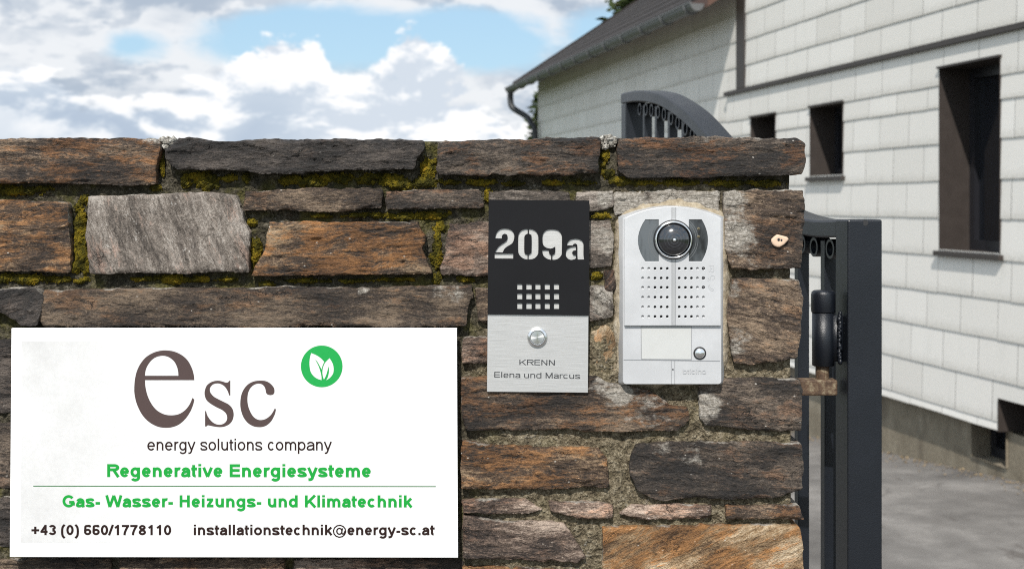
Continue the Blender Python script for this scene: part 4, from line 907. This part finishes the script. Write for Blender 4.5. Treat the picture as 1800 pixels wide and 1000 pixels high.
# ------------------------------------------------------------------ the open gate leaf
def gx_(Y): return .6242 - .1369 * Y
_l = Vector((-.1369, 1, 0)).normalized(); _m = Vector((_l.y, -_l.x, 0))
def G(Y, lat, z):
    b_ = Vector((gx_(Y), Y, 0)); q = b_ + _m * lat; return (q.x, q.y, z)
GATE = empty('gate', (*G(1.64, 0, 0)[:2], 0.06), 'dark anthracite metal gate leaf with arched top standing open behind the wall end', 'gate')
zt_pts = [(1.60, 1.381), (1.66, 1.380), (1.74, 1.379), (1.82, 1.384), (1.9, 1.396), (2.0, 1.427), (2.1, 1.464), (2.206, 1.504), (2.335, 1.549), (2.487, 1.586), (2.6, 1.603), (2.70, 1.612), (2.78, 1.6155), (2.832, 1.6165)]
prof = smooth_open(zt_pts, 5)
prof = [p for p in prof if p[0] >= 1.66]
TH, HW = .021, .020
m_ = MB(); n_ = len(prof); V = []
for i, (Y, z) in enumerate(prof):
    a = np.array(prof[min(i + 1, n_ - 1)]) - np.array(prof[max(i - 1, 0)]); a /= np.linalg.norm(a); ny, nz = -a[1], a[0]
    cs = [(-HW, -TH + .002), (-HW, -.003), (-HW + .0012, -.0008), (-HW + .003, 0), (HW - .003, 0), (HW - .0012, -.0008), (HW, -.003), (HW, -TH + .002), (HW - .002, -TH), (-HW + .002, -TH)]
    for lat, off in cs: V.append(G(Y + ny * off, lat, z + nz * off))
k_c = 10
F = [(i * k_c + j, i * k_c + (j + 1) % k_c, (i + 1) * k_c + (j + 1) % k_c, (i + 1) * k_c + j) for i in range(n_ - 1) for j in range(k_c)]
F += [tuple(range(k_c)), tuple((n_ - 1) * k_c + j for j in range(k_c - 1, -1, -1))]
rail = mk('arched_rail', V, F, M_GATE, GATE, False)
bm = bmesh.new(); bm.from_mesh(rail.data); bmesh.ops.recalc_face_normals(bm, faces=bm.faces); bm.to_mesh(rail.data); bm.free()
def gbox(Y0, Y1, l0, l1, z0, z1, bev=0): return MB().box(Y0, Y1, l0, l1, z0, z1, lambda a, b_, c_: G(a, b_, c_), bev)
gst = gbox(1.62, 1.66, -.0205, .0205, .09, 1.3805, .0022).build('stile', M_GATE, GATE)
gbox(2.79, 2.83, -.02, .02, .09, 1.5945, .002).build('stile', M_GATE, GATE)
gbox(1.66, 2.79, -.02, .02, .09, .13, .002).build('bottom_rail', M_GATE, GATE)
def ztop(Y): return float(np.interp(Y, [p[0] for p in prof], [p[1] for p in prof]))
for k in range(11):
    Y = 1.737 + .0952 * k
    gbox(Y - .0075, Y + .0075, -.0075, .0075, .13, ztop(Y) - TH - .004 - .004 * abs(math.sin(k)), .0012).build('bar', M_GATE, GATE)
    for sgn in (-1, 1):
        if (k == 0 and sgn < 0): cy = Y - .030
        else: cy = Y + sgn * .0255
        rr2 = MB(); top_ = min(ztop(cy - .012), ztop(cy + .012)) - TH - .0015; V = []; nn = 20
        for q_ in range(nn):
            a = 2 * math.pi * q_ / nn
            for rr3, lt_ in ((1.0, -.0095), (1.0, .0095), (.72, .0095), (.72, -.0095)): V.append(G(cy + .0140 * rr3 * math.cos(a), lt_, top_ - .0120 + .0120 * rr3 * math.sin(a)))
        rr2.add(V, [(q_ * 4 + j, q_ * 4 + (j + 1) % 4, ((q_ + 1) % nn) * 4 + (j + 1) % 4, ((q_ + 1) % nn) * 4 + j) for q_ in range(nn) for j in range(4)])
        rr2.build('ornament_ring', M_GATE, GATE)
# drilled hole at the head of the stile
MB().lathe(PX(1521, 1.62), PZ(392, 1.62), [(5.2 * 1.62 / F_PX, 1.6197), (.0001, 1.6197)], 20).build('drilled_hole', M_DARK, GATE)
# hinge barrel, cap, weld
hx = PX(1447, 1.64); 
barrel = MB().tube([(hx, 1.64, z) for z in (1.2117, 1.2125, 1.276)], [.0112, .0127, .0127], 28).build('hinge_barrel', M_GATE, GATE, False)
for p_ in barrel.data.polygons: p_.use_smooth = len(p_.vertices) == 4
cap_ = MB().tube([(hx, 1.64, z) for z in (1.2735, 1.2745, 1.294, 1.2972, 1.2988)], [.0132, .0138, .0138, .0130, .0105], 28).build('hinge_cap', M_GATE, barrel)
for p_ in cap_.data.polygons: p_.use_smooth = len(p_.vertices) == 4
wm = MB(); r_ = random.Random(2)
for i in range(26):
    z = 1.218 + i * .0022; bm = bmesh.new(); bmesh.ops.create_icosphere(bm, subdivisions=2, radius=.0027 * r_.uniform(.75, 1.35)); bm.verts.index_update()
    ox, oy = PX(1475, 1.63) + r_.uniform(-.0008, .0008), 1.628
    wm.add([(v.co.x * .8 + ox, v.co.y + oy, v.co.z * 1.1 + z) for v in bm.verts], [tuple(v.index for v in f.verts) for f in bm.faces]); bm.free()
wm.box(hx + .008, PX(1477, 1.645), 1.632, 1.646, 1.2175, 1.270)
wm.build('weld_seam', M_GATE, GATE, True)
BR = empty('hinge_bracket', (PX(1440, 1.64), 1.64, PZ(693, 1.64)), 'small rusty hinge bracket reaching from the wall end to the gate', 'bracket')
MB().box(PX(1396, 1.64), PX(1468.5, 1.64), 1.628, 1.652, PZ(693, 1.64), PZ(665.5, 1.64), None, .002).build('bracket_block', M_RUSTY, BR)
MB().tube([(hx - .001, 1.64, PZ(668, 1.64)), (hx - .001, 1.64, 1.2135)], .0078, 18).build('hinge_pin', M_RUSTY, BR)
MB().tube([(PX(1385, 1.64), 1.64, PZ(679, 1.64)), (PX(1422, 1.64), 1.64, PZ(679, 1.64))], .0098, 14).build('anchor_rod', M_RUSTY, BR)


# ------------------------------------------------------------------ the house
HD = (-.17487, .98459); HN = (-.98459, -.17487); H0 = (2.5297, 7.027)
def H(u, o, z): return (H0[0] + u * HD[0] + o * HN[0], H0[1] + u * HD[1] + o * HN[1], z)
def upx(px, o=0.0):
    Z = (3.7778 - 1.01565 * o) / ((px - HX) / F_PX + .17761); return (Z - 7.027 + .17487 * o) / .98459
def depth(u, o=0.0): return H0[1] + u * HD[1] + o * HN[1]
HOUSE = empty('house', H(2, -1, -.1), 'pale house clad in white fibre cement tiles behind the wall and gate', 'house')
def hbox(u0, u1, o0, o1, z0, z1, bev=0, m_=None): return (m_ or MB()).box(u0, u1, o0, o1, z0, z1, lambda a, b_, c_: H(a, b_, c_), bev)
U_CORN, U_FAR, U_NEAR = upx(1278), upx(943), -2.6
Z_TRIM = 2.272
def tile_mat():
    t = newmat('fibre_cement_tile'); tone = t.attr('tone')[2]; n = t.noise(t.obj, 2.6, 6, .6); n2 = t.noise(t.v('MULTIPLY', t.obj, (9, 9, 2.4)), 1, 5, .62); n3 = t.noise(t.obj, 60, 4, .6)
    c = t.mix(tone, (.545, .523, .484), (.645, .624, .587))
    c = t.mix(t.m('MULTIPLY', t.step(n2, .5, .8), .35), c, (.50, .49, .455))
    c = t.mix(t.m('MULTIPLY', t.step(n, .52, .75), .22), c, (.56, .54, .49))
    # dirty lower edges of each tile
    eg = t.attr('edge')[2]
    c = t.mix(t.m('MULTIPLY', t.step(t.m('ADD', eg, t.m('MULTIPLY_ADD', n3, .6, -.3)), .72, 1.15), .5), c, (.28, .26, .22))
    return fin(t, c, .7, 0, bump(t, n3, .15, .003), .3)
M_TILE = tile_mat()
M_BROWN = paint_mat('dark_brown_sheet_metal', (.029, .022, .0185), .55, 0, 300, .1, .001)
M_FRAME = flat_mat('black_window_frame', (.012, .012, .015), .35)
t = newmat('dark_pane'); M_PANE = fin(t, (.008, .009, .012), .08, 0, None, .6)

win_defs = [(upx(1365), upx(1321.5), 1.576, 2.048, .17), (upx(1484), upx(1426), 1.576, 2.048, .17), (upx(1761), upx(1654), 1.137, 2.139, .17)]
NOTCH = (-1.15, upx(1757), .22, .402)
def minus(rect, holes):
    out = [rect]
    for (a0, a1, b0, b1) in holes:
        nxt = []
        for (u0, u1, z0, z1) in out:
            if a1 <= u0 or a0 >= u1 or b1 <= z0 or b0 >= z1: nxt.append((u0, u1, z0, z1)); continue
            if a0 > u0: nxt.append((u0, a0, z0, z1))
            if a1 < u1: nxt.append((a1, u1, z0, z1))
            v0, v1 = max(u0, a0), min(u1, a1)
            if b0 > z0: nxt.append((v0, v1, z0, b0))
            if b1 < z1: nxt.append((v0, v1, b1, z1))
        out = nxt
    return out
def cladding(name, rows, u0, u1, o, holes, seed, tw=.392):
    r_ = random.Random(seed); V = []; F = []; tone = []; edge = []
    for ri in range(len(rows) - 1):
        z0, z1 = rows[ri], rows[ri + 1]; sh = (ri % 2) * tw * .5 + r_.uniform(-.04, .04) + .07
        u = u0 - sh
        while u < u1:
            a, b_ = max(u, u0), min(u + tw, u1); u += tw
            if b_ - a < .02: continue
            tn = min(1, max(0, r_.gauss(.5, .15))); lift = r_.uniform(0, .0012); dz0 = r_.uniform(-.002, .002); dz1 = r_.uniform(-.002, .002)
            for (p0, p1, q0, q1) in minus((a, b_, z0, z1), holes):
                if p1 - p0 < .004 or q1 - q0 < .004: continue
                p1 -= .0034 if p1 == b_ else 0
                k = len(V)
                f0 = (q0 - z0) / (z1 - z0); f1 = (q1 - z0) / (z1 - z0)
                oo0 = o + .0055 * (1 - f0) + lift + .002; oo1 = o + .0055 * (1 - f1) + .002
                qa, qb = (q0 + dz0, q0 + dz1) if q0 == z0 else (q0, q0)
                V += [H(p0, oo0, qa), H(p1, oo0, qb), H(p1, oo1, q1 + .004), H(p0, oo1, q1 + .004), H(p0, o - .004, qa), H(p1, o - .004, qb), H(p1, o - .004, q1), H(p0, o - .004, q1)]
                F += [(k, k + 3, k + 2, k + 1), (k, k + 1, k + 5, k + 4)]
                tone += [tn] * 8; e_ = [1 - f0, 1 - f0, 1 - f1, 1 - f1]; edge += e_ + e_
    return mk(name, V, F, M_TILE, HOUSE, False, {'tone': tone, 'edge': edge})
UB = upx(1286.5, .058)
holes_m = [w_[:4] for w_ in win_defs] + [(NOTCH[0], NOTCH[1], 0, NOTCH[3])]
cladding('cladding', [.236, .281, .491, .701, .903, 1.107, 1.315, 1.52, 1.726, 1.924, 2.048, Z_TRIM - .01], U_NEAR, U_CORN, 0, holes_m, 5)
cladding('cladding', [Z_TRIM + .02, 2.463, 2.657, 2.86, 3.065] + [3.065 + .205 * k for k in range(1, 17)], U_NEAR, UB, .006, [], 6)
cladding('cladding', [-.2 + .2055 * k for k in range(16)] + [3.085], UB + .002, U_FAR, -.025, [(UB - 1, U_CORN + .004, -1, Z_TRIM)], 7)
# walls behind the cladding
wm = MB(); ft = MB()
for (p0, p1, q0, q1) in minus((U_NEAR, U_CORN, .236, 6.3), holes_m + [(UB, 99, Z_TRIM, 99)]): ft.quad(H(p0, -.004, q0), H(p0, -.004, q1), H(p1, -.004, q1), H(p1, -.004, q0))
ft.quad(H(UB, -.03, -1.5), H(UB, -.03, 3.09), H(U_FAR, -.03, 3.09), H(U_FAR, -.03, -1.5))
wm.quad(H(U_NEAR, 0, .236), H(U_NEAR, -7, .236), H(U_NEAR, -7, 6.3), H(U_NEAR, 0, 6.3))
wm.quad(H(UB, .005, 2.28), H(UB, -7, 2.28), H(UB, -7, 6.3), H(UB, .005, 6.3))
wm.quad(H(U_CORN, .0, .2), H(U_CORN, -.04, .2), H(U_CORN, -.04, 2.27), H(U_CORN, .0, 2.27))
wm.quad(H(UB, .01, 2.271), H(U_CORN, .01, 2.271), H(U_CORN, -.05, 2.271), H(UB, -.05, 2.271))
wm.quad(H(U_FAR, -.03, -1.5), H(U_FAR, -.03, 3.05), H(U_FAR, -7, 3.05), H(U_FAR, -7, -1.5))
wm.add([H(U_FAR, -.03, 3.05), H(U_FAR, -3.5, 5.4), H(U_FAR, -7, 3.05)], [(0, 1, 2)])
wm.quad(H(U_NEAR, -7, -.3), H(U_FAR, -7, -1.5), H(U_FAR, -7, 3.05), H(U_NEAR, -7, 6.3))
ft.build('wall_underlay', flat_mat('grey_underlay', (.15, .145, .135), .9), HOUSE)
wm.build('wall', flat_mat('house_render', (.55, .54, .50), .8), HOUSE)
# plinth with the basement window
t = newmat('plinth_concrete'); n = t.noise(t.obj, 5, 6, .65); n2 = t.noise(t.obj, 70, 4, .6); zz = t.sep(t.obj)[2]; n4 = t.noise(t.v('MULTIPLY', t.obj, (7, 7, 1.6)), 1, 5, .65)
c_ = t.ramp(t.m('ADD', t.m('MULTIPLY', n, .7), t.m('MULTIPLY', n2, .3)), [(.3, (.115, .095, .068)), (.55, (.20, .172, .128)), (.75, (.27, .24, .19))])
c_ = t.mix(t.m('MULTIPLY', t.step(n4, .45, .72), .6), c_, (.075, .06, .045))
M_PLINTH = fin(t, c_, .9, 0, bump(t, n2, .5, .01), .2)
OP = -.07
bw = (upx(1772, OP), upx(1711, OP), .035, .60)
pm = MB()
for (p0, p1, q0, q1) in minus((U_NEAR, U_CORN + .1, -.6, .30), [bw, (NOTCH[0], NOTCH[1], .222, 1)]): pm.quad(H(p0, OP, q0), H(p0, OP, q1), H(p1, OP, q1), H(p1, OP, q0))
pm.quad(H(NOTCH[1], OP, .236), H(U_CORN, OP, .236), H(U_CORN, .002, .234), H(NOTCH[1], .002, .234))
pm.quad(H(U_NEAR, OP, -.4), H(U_NEAR, OP, .24), H(U_NEAR, -7, .24), H(U_NEAR, -7, -.4))
pm.build('plinth', M_PLINTH, HOUSE)
def window(u0, u1, z0, z1, dep, o, sill=True, mat_r=None, bottom=True):
    fr = MB(); fw = .055
    for (a, b_, c0, c1) in ((u0, u0 + fw, z0, z1), (u1 - fw, u1, z0, z1), (u0 + fw, u1 - fw, z0, z0 + fw), (u0 + fw, u1 - fw, z1 - fw, z1)): hbox(a, b_, o - dep - .05, o - dep, c0, c1, 0, fr)
    w_ = fr.build('window', M_FRAME, HOUSE)
    rv = MB(); oo = o + .012; od = o - dep - .04
    rv.quad(H(u1, oo, z0), H(u1, od, z0), H(u1, od, z1), H(u1, oo, z1)); rv.quad(H(u0, oo, z0), H(u0, oo, z1), H(u0, od, z1), H(u0, od, z0))
    rv.quad(H(u0, oo, z1), H(u1, oo, z1), H(u1, od, z1), H(u0, od, z1))
    if bottom: rv.quad(H(u0, oo, z0), H(u0, od, z0), H(u1, od, z0), H(u1, oo, z0))
    if sill:   # thin lip round the opening
        hbox(u0 - .01, u1 + .01, o + .005, o + .024, z1, z1 + .012, 0, rv)
    rv.build('reveal', mat_r or M_BROWN, w_)
    hbox(u0 + fw, u1 - fw, o - dep - .045, o - dep - .03, z0 + fw, z1 - fw).build('pane', M_PANE, w_)
    if sill: hbox(u0 - .03, u1 + .03, o - dep, o + .035, z0 - .032, z0 - .004, .003).build('sill', M_BROWN, w_)
    return w_
for w_ in win_defs: window(*w_, 0)
window(bw[0], bw[1], bw[2], .42, .10, OP, False, M_PLINTH)
window(NOTCH[0], NOTCH[1] - .002, .231, NOTCH[3], .20, 0, False, None, False)
# trims
hbox(U_NEAR, U_CORN + .015, .0, .026, Z_TRIM - .016, Z_TRIM + .017, .003).build('drip_trim', M_BROWN, HOUSE)
hbox(upx(1300, .06), UB + .004, .0, .024, Z_TRIM + .018, 6.3, .003).build('corner_board', M_BROWN, HOUSE)
# wing roof, gutter, downpipe
t = newmat('roof_tiles'); n = t.noise(t.obj, 7, 6, .65); n2 = t.noise(t.obj, 55, 4, .6)
M_ROOF = fin(t, t.ramp(t.m('ADD', t.m('MULTIPLY', n, .5), t.m('MULTIPLY', n2, .5)), [(.3, (.006, .0045, .004)), (.5, (.016, .012, .0105)), (.72, (.045, .034, .030))]), .75, 0, bump(t, n2, .6, .01), .3)
M_WOOD = flat_mat('brown_eaves_wood', (.075, .036, .024), .7); M_ZINC = paint_mat('weathered_zinc', (.12, .123, .125), .5, .35, 90, .1, .002)
RU0, RU1, EO, EZ, SL = upx(1240, .3), U_FAR + .26, .28, 2.995, .67
m_ = MB(); nr = 17; rs = 4.3 / nr
for k in range(nr):      # courses of roof tiles, each lifted at its lower edge
    s0, s1 = k * rs, (k + 1) * rs + .03
    def rp(u, s, up): return H(u, EO - s, EZ + s * SL + up)
    V = [rp(RU0, s0, .044), rp(RU1, s0, .044), rp(RU1, s1, .03), rp(RU0, s1, .03), rp(RU0, s0, .02), rp(RU1, s0, .02)]
    m_.add(V, [(0, 3, 2, 1), (0, 1, 5, 4)])
roof = m_.build('roof', M_ROOF, HOUSE)
m_ = MB()
m_.add([H(RU0, EO, EZ + .02), H(RU1, EO, EZ + .02), H(RU1, EO - 4.3, EZ + 4.3 * SL + .02), H(RU0, EO - 4.3, EZ + 4.3 * SL + .02), H(RU0, EO, EZ - .07), H(RU1, EO, EZ - .07), H(RU1, EO - 4.3, EZ + 4.3 * SL - .07), H(RU0, EO - 4.3, EZ + 4.3 * SL - .07)],
       [(4, 5, 6, 7), (0, 1, 5, 4), (1, 2, 6, 5), (0, 4, 7, 3)])
m_.add([H(RU0, EO - 4.3, EZ + 4.3 * SL), H(RU1, EO - 4.3, EZ + 4.3 * SL), H(RU1, EO - 8.2, EZ), H(RU0, EO - 8.2, EZ)], [(0, 1, 2, 3)])
m_.build('roof_boarding', M_WOOD, roof)
GO, GZ_, GR = EO + .055, EZ - .035, .058
gm = MB(); ns_ = 40; V = []
GU0, GU1 = upx(1226, GO), RU1 - .02
arcn = 12
for u in (GU0, GU1):
    for rr2 in (GR, GR - .006):
        for k in range(arcn + 1): a = R(180 + 180 * k / arcn); V.append(H(u, GO + rr2 * math.cos(a), GZ_ + rr2 * math.sin(a)))
n1_ = arcn + 1
F = [(k, k + 1, 2 * n1_ + k + 1, 2 * n1_ + k) for k in range(arcn)] + [(n1_ + k + 1, n1_ + k, 3 * n1_ + k, 3 * n1_ + k + 1) for k in range(arcn)]
F += [tuple(range(n1_)), tuple(2 * n1_ + k for k in range(n1_ - 1, -1, -1))]
gm.add(V, F); gm.tube([H(GU0, GO + GR, GZ_ + .006), H(GU1, GO + GR, GZ_ + .006)], .010, 8)
gut = gm.build('gutter', M_ZINC, HOUSE)
for k in range(13):
    u = GU0 + .16 + k * .68
    if u > GU1: break
    MB().tube([H(u, GO + (GR + .004) * math.cos(R(180 + 15 * q_)), GZ_ + (GR + .004) * math.sin(R(180 + 15 * q_))) for q_ in range(13)], .011, 6).build('gutter_clamp', M_ZINC, gut)
dp = smooth_open([(GU1 - .10, GO, GZ_ - .04), (GU1 - .10, GO, GZ_ - .16), (GU1 - .13, GO - .03, GZ_ - .27), (GU1 - .26, GO - .20, GZ_ - .40), (GU1 - .38, .10, GZ_ - .50), (GU1 - .42, .055, GZ_ - .62), (GU1 - .42, .05, GZ_ - 1.2), (GU1 - .42, .05, -1.0)], 6)
MB().tube([H(*p) for p in dp], .042, 12).build('downpipe', M_ZINC if False else paint_mat('dark_zinc_pipe', (.028, .030, .033), .5, .1, 90, .1, .002), HOUSE, True)
m_ = MB()
for q0, q1 in ((0, 4.3),):
    m_.add([H(RU1 + a, EO - s_, EZ + s_ * SL + b_) for a in (.0, .03) for s_ in (q0, q1) for b_ in (-.09, .062)], [(0, 1, 3, 2), (4, 6, 7, 5), (1, 5, 7, 3), (0, 2, 6, 4), (0, 4, 5, 1), (2, 3, 7, 6)])
m_.build('verge_board', M_ROOF, roof)
# main roof (above the picture)
m_ = MB()
for s_ in (0, 1):
    pass
m_.add([H(U_NEAR - .3, .5, 6.15), H(U_CORN + .2, .5, 6.15), H(U_CORN + .2, -3.5, 8.6), H(U_NEAR - .3, -3.5, 8.6), H(U_NEAR - .3, -7.5, 6.15), H(U_CORN + .2, -7.5, 6.15)], [(0, 3, 2, 1), (3, 4, 5, 2)])
m_.build('main_roof', M_ROOF, HOUSE)

# ------------------------------------------------------------------ ground and driveway
def gz(Y): 
    return 0.0 if Y < 7.05 else max(-.080 * (Y - 7.05), -1.2)
def sheet(name, xs, ys, dz_, mat, kind='structure'):
    V = [(x, y, gz(y) + dz_) for x in xs for y in ys]; n = len(ys)
    F = [(i * n + j, (i + 1) * n + j, (i + 1) * n + j + 1, i * n + j + 1) for i in range(len(xs) - 1) for j in range(n - 1)]
    o = mk(name, V, F, mat, None); o['kind'] = kind; return o
t = newmat('meadow_ground'); n = t.noise(t.obj, 3, 8, .7)
sheet('ground', [-3000, -60, -8, 8, 60, 3000], [-3000, -40, 0, 7.05, 12, 16, 22.05, 30, 3000], -.004, fin(t, t.ramp(n, [(.3, (.03, .045, .012)), (.7, (.075, .095, .028))]), .95))
t = newmat('asphalt'); n = t.noise(t.obj, 1.3, 6, .6, .3); n2 = t.noise(t.obj, 9, 5, .65); n3 = t.noise(t.obj, 260, 3, .7); vst = t.v('MULTIPLY', t.obj, (2.2, .7, 1)); n4 = t.noise(vst, 2.6, 5, .6)
c_ = t.ramp(t.m('ADD', t.m('MULTIPLY', n, .55), t.m('ADD', t.m('MULTIPLY', n2, .2), t.m('MULTIPLY', n3, .25))), [(.38, (.078, .072, .067)), (.5, (.136, .127, .119)), (.62, (.225, .211, .197))])
c_ = t.mix(t.m('MULTIPLY', t.step(n4, .60, .70), .6), c_, (.060, .050, .044))
wz_ = t.n('ShaderNodeTexNoise'); t.put(wz_.inputs['Vector'], t.obj); wz_.inputs['Scale'].default_value = 4; wz_.inputs['Detail'].default_value = 5
vk = t.n('ShaderNodeTexVoronoi', feature='DISTANCE_TO_EDGE'); t.put(vk.inputs['Vector'], t.v('ADD', t.v('MULTIPLY', t.obj, (.9, .7, 1)), t.v('MULTIPLY', wz_.outputs['Color'], (.5, .5, 0)))); vk.inputs['Scale'].default_value = 1.0
c_ = t.mix(t.m('MULTIPLY', t.m('MULTIPLY', t.step(vk.outputs[0], .011, .003), .45), t.step(n, .48, .62)), c_, (.035, .031, .028))
sheet('driveway', [-6, -2, 0, 1, 1.6, 2.2, 2.8, 3.6, 5], [-8, -2, 0, 2, 4, 5, 5.5, 6, 6.5, 7.05, 8, 9, 10, 12, 14, 17], 0, fin(t, c_, .85, 0, bump(t, t.m('ADD', n3, n2), .5, .006), .3))
# drifted grit and dry leaves along the foot of the plinth
lm = MB(); r_ = random.Random(11)
for i in range(420):
    u = r_.uniform(-.4, 3.8); o = OP + abs(r_.gauss(0, .10)) + .012; p = H(u, o, 0); z = gz(p[1]) + .004; s = r_.uniform(.004, .013) * (1.7 if r_.random() < .1 else 1); a = r_.uniform(0, 6.28)
    c0, s0 = math.cos(a) * s, math.sin(a) * s
    lm.add([(p[0] + c0, p[1] + s0, z), (p[0] - s0 * .6, p[1] + c0 * .6, z + s * .45), (p[0] - c0, p[1] - s0, z + .001), (p[0] + s0 * .6, p[1] - c0 * .6, z + s * .3)], [(0, 1, 2, 3)])
lit_ = lm.build('leaf_litter', flat_mat('dry_leaf', (.22, .16, .09), .8)); lit_['kind'] = 'stuff'; lit_['label'] = 'dry leaves and grit along the foot of the house plinth'; lit_['category'] = 'litter'

# ------------------------------------------------------------------ trees behind the house
t = newmat('conifer_foliage'); rnd_ = t.attr('tone')[2]; n = t.noise(t.obj, 3, 4, .6)
M_CON = fin(t, t.mix(rnd_, t.ramp(n, [(.3, (.008, .018, .006)), (.7, (.024, .044, .011))]), (.055, .070, .016)), .8, 0, None, .25)
M_BARK = flat_mat('bark', (.07, .05, .035), .9)
def conifer(loc, h, rad, label, seed, nbr=260, per=34, spray=.16):
    x0, y0, z0 = loc; r_ = random.Random(seed)
    root = empty('conifer_tree', loc, label, 'tree')
    MB().tube([(x0, y0, z0), (x0 + .02, y0, z0 + h * .5), (x0, y0, z0 + h * .97)], [rad * .10, rad * .06, .012], 10).build('trunk', M_BARK, root)
    V = []; F = []; tone = []; lim = MB()
    for i in range(nbr):
        f = (i + r_.random()) / nbr; z = z0 + h * (.06 + .93 * f); L_ = rad * (1 - f) ** .8 * r_.uniform(.72, 1.12) + .06; a = r_.uniform(0, 6.28318)
        dr = Vector((math.cos(a), math.sin(a), r_.uniform(-.25, .18)))
        p0 = Vector((x0, y0, z)); p1 = p0 + dr * L_
        if L_ > .3: lim.tube([p0, p1], [.018, .004], 5, False)
        tb = r_.random() * .5
        for k in range(per):
            q = r_.uniform(.25, 1.05); c_ = p0 + dr * L_ * q + Vector((r_.gauss(0, .06), r_.gauss(0, .06), r_.gauss(0, .05) - .06 * q)) * (1 + rad * .25)
            s = spray * r_.uniform(.5, 1.15) * (.5 + .5 * min(1, rad)); d1 = (dr + Vector((r_.gauss(0, .7), r_.gauss(0, .7), r_.gauss(-.1, .5)))).normalized(); d2 = d1.cross(Vector((r_.gauss(0, 1), r_.gauss(0, 1), r_.gauss(0, 1)))).normalized()
            b_ = len(V); w = s * .26
            V += [c_ - d1 * s * .5, c_ + d2 * w, c_ + d1 * s * .6, c_ - d2 * w]; F.append((b_, b_ + 1, b_ + 2, b_ + 3)); tone += [min(1, max(0, tb + r_.gauss(.15, .2)))] * 4
    mk('crown', [tuple(v) for v in V], F, M_CON, root, False, {'tone': tone})
    lim.build('limbs', M_BARK, root)
    return root
conifer((2.55, 27.0, -1.2), 9.0, 1.95, 'tall dark conifer rising behind the house roof', 3, 330, 46, .22)
conifer((.62, 24.5, -1.2), 4.55, .95, 'small dark conifer behind the far house corner by the downpipe', 8, 200, 40, .15)
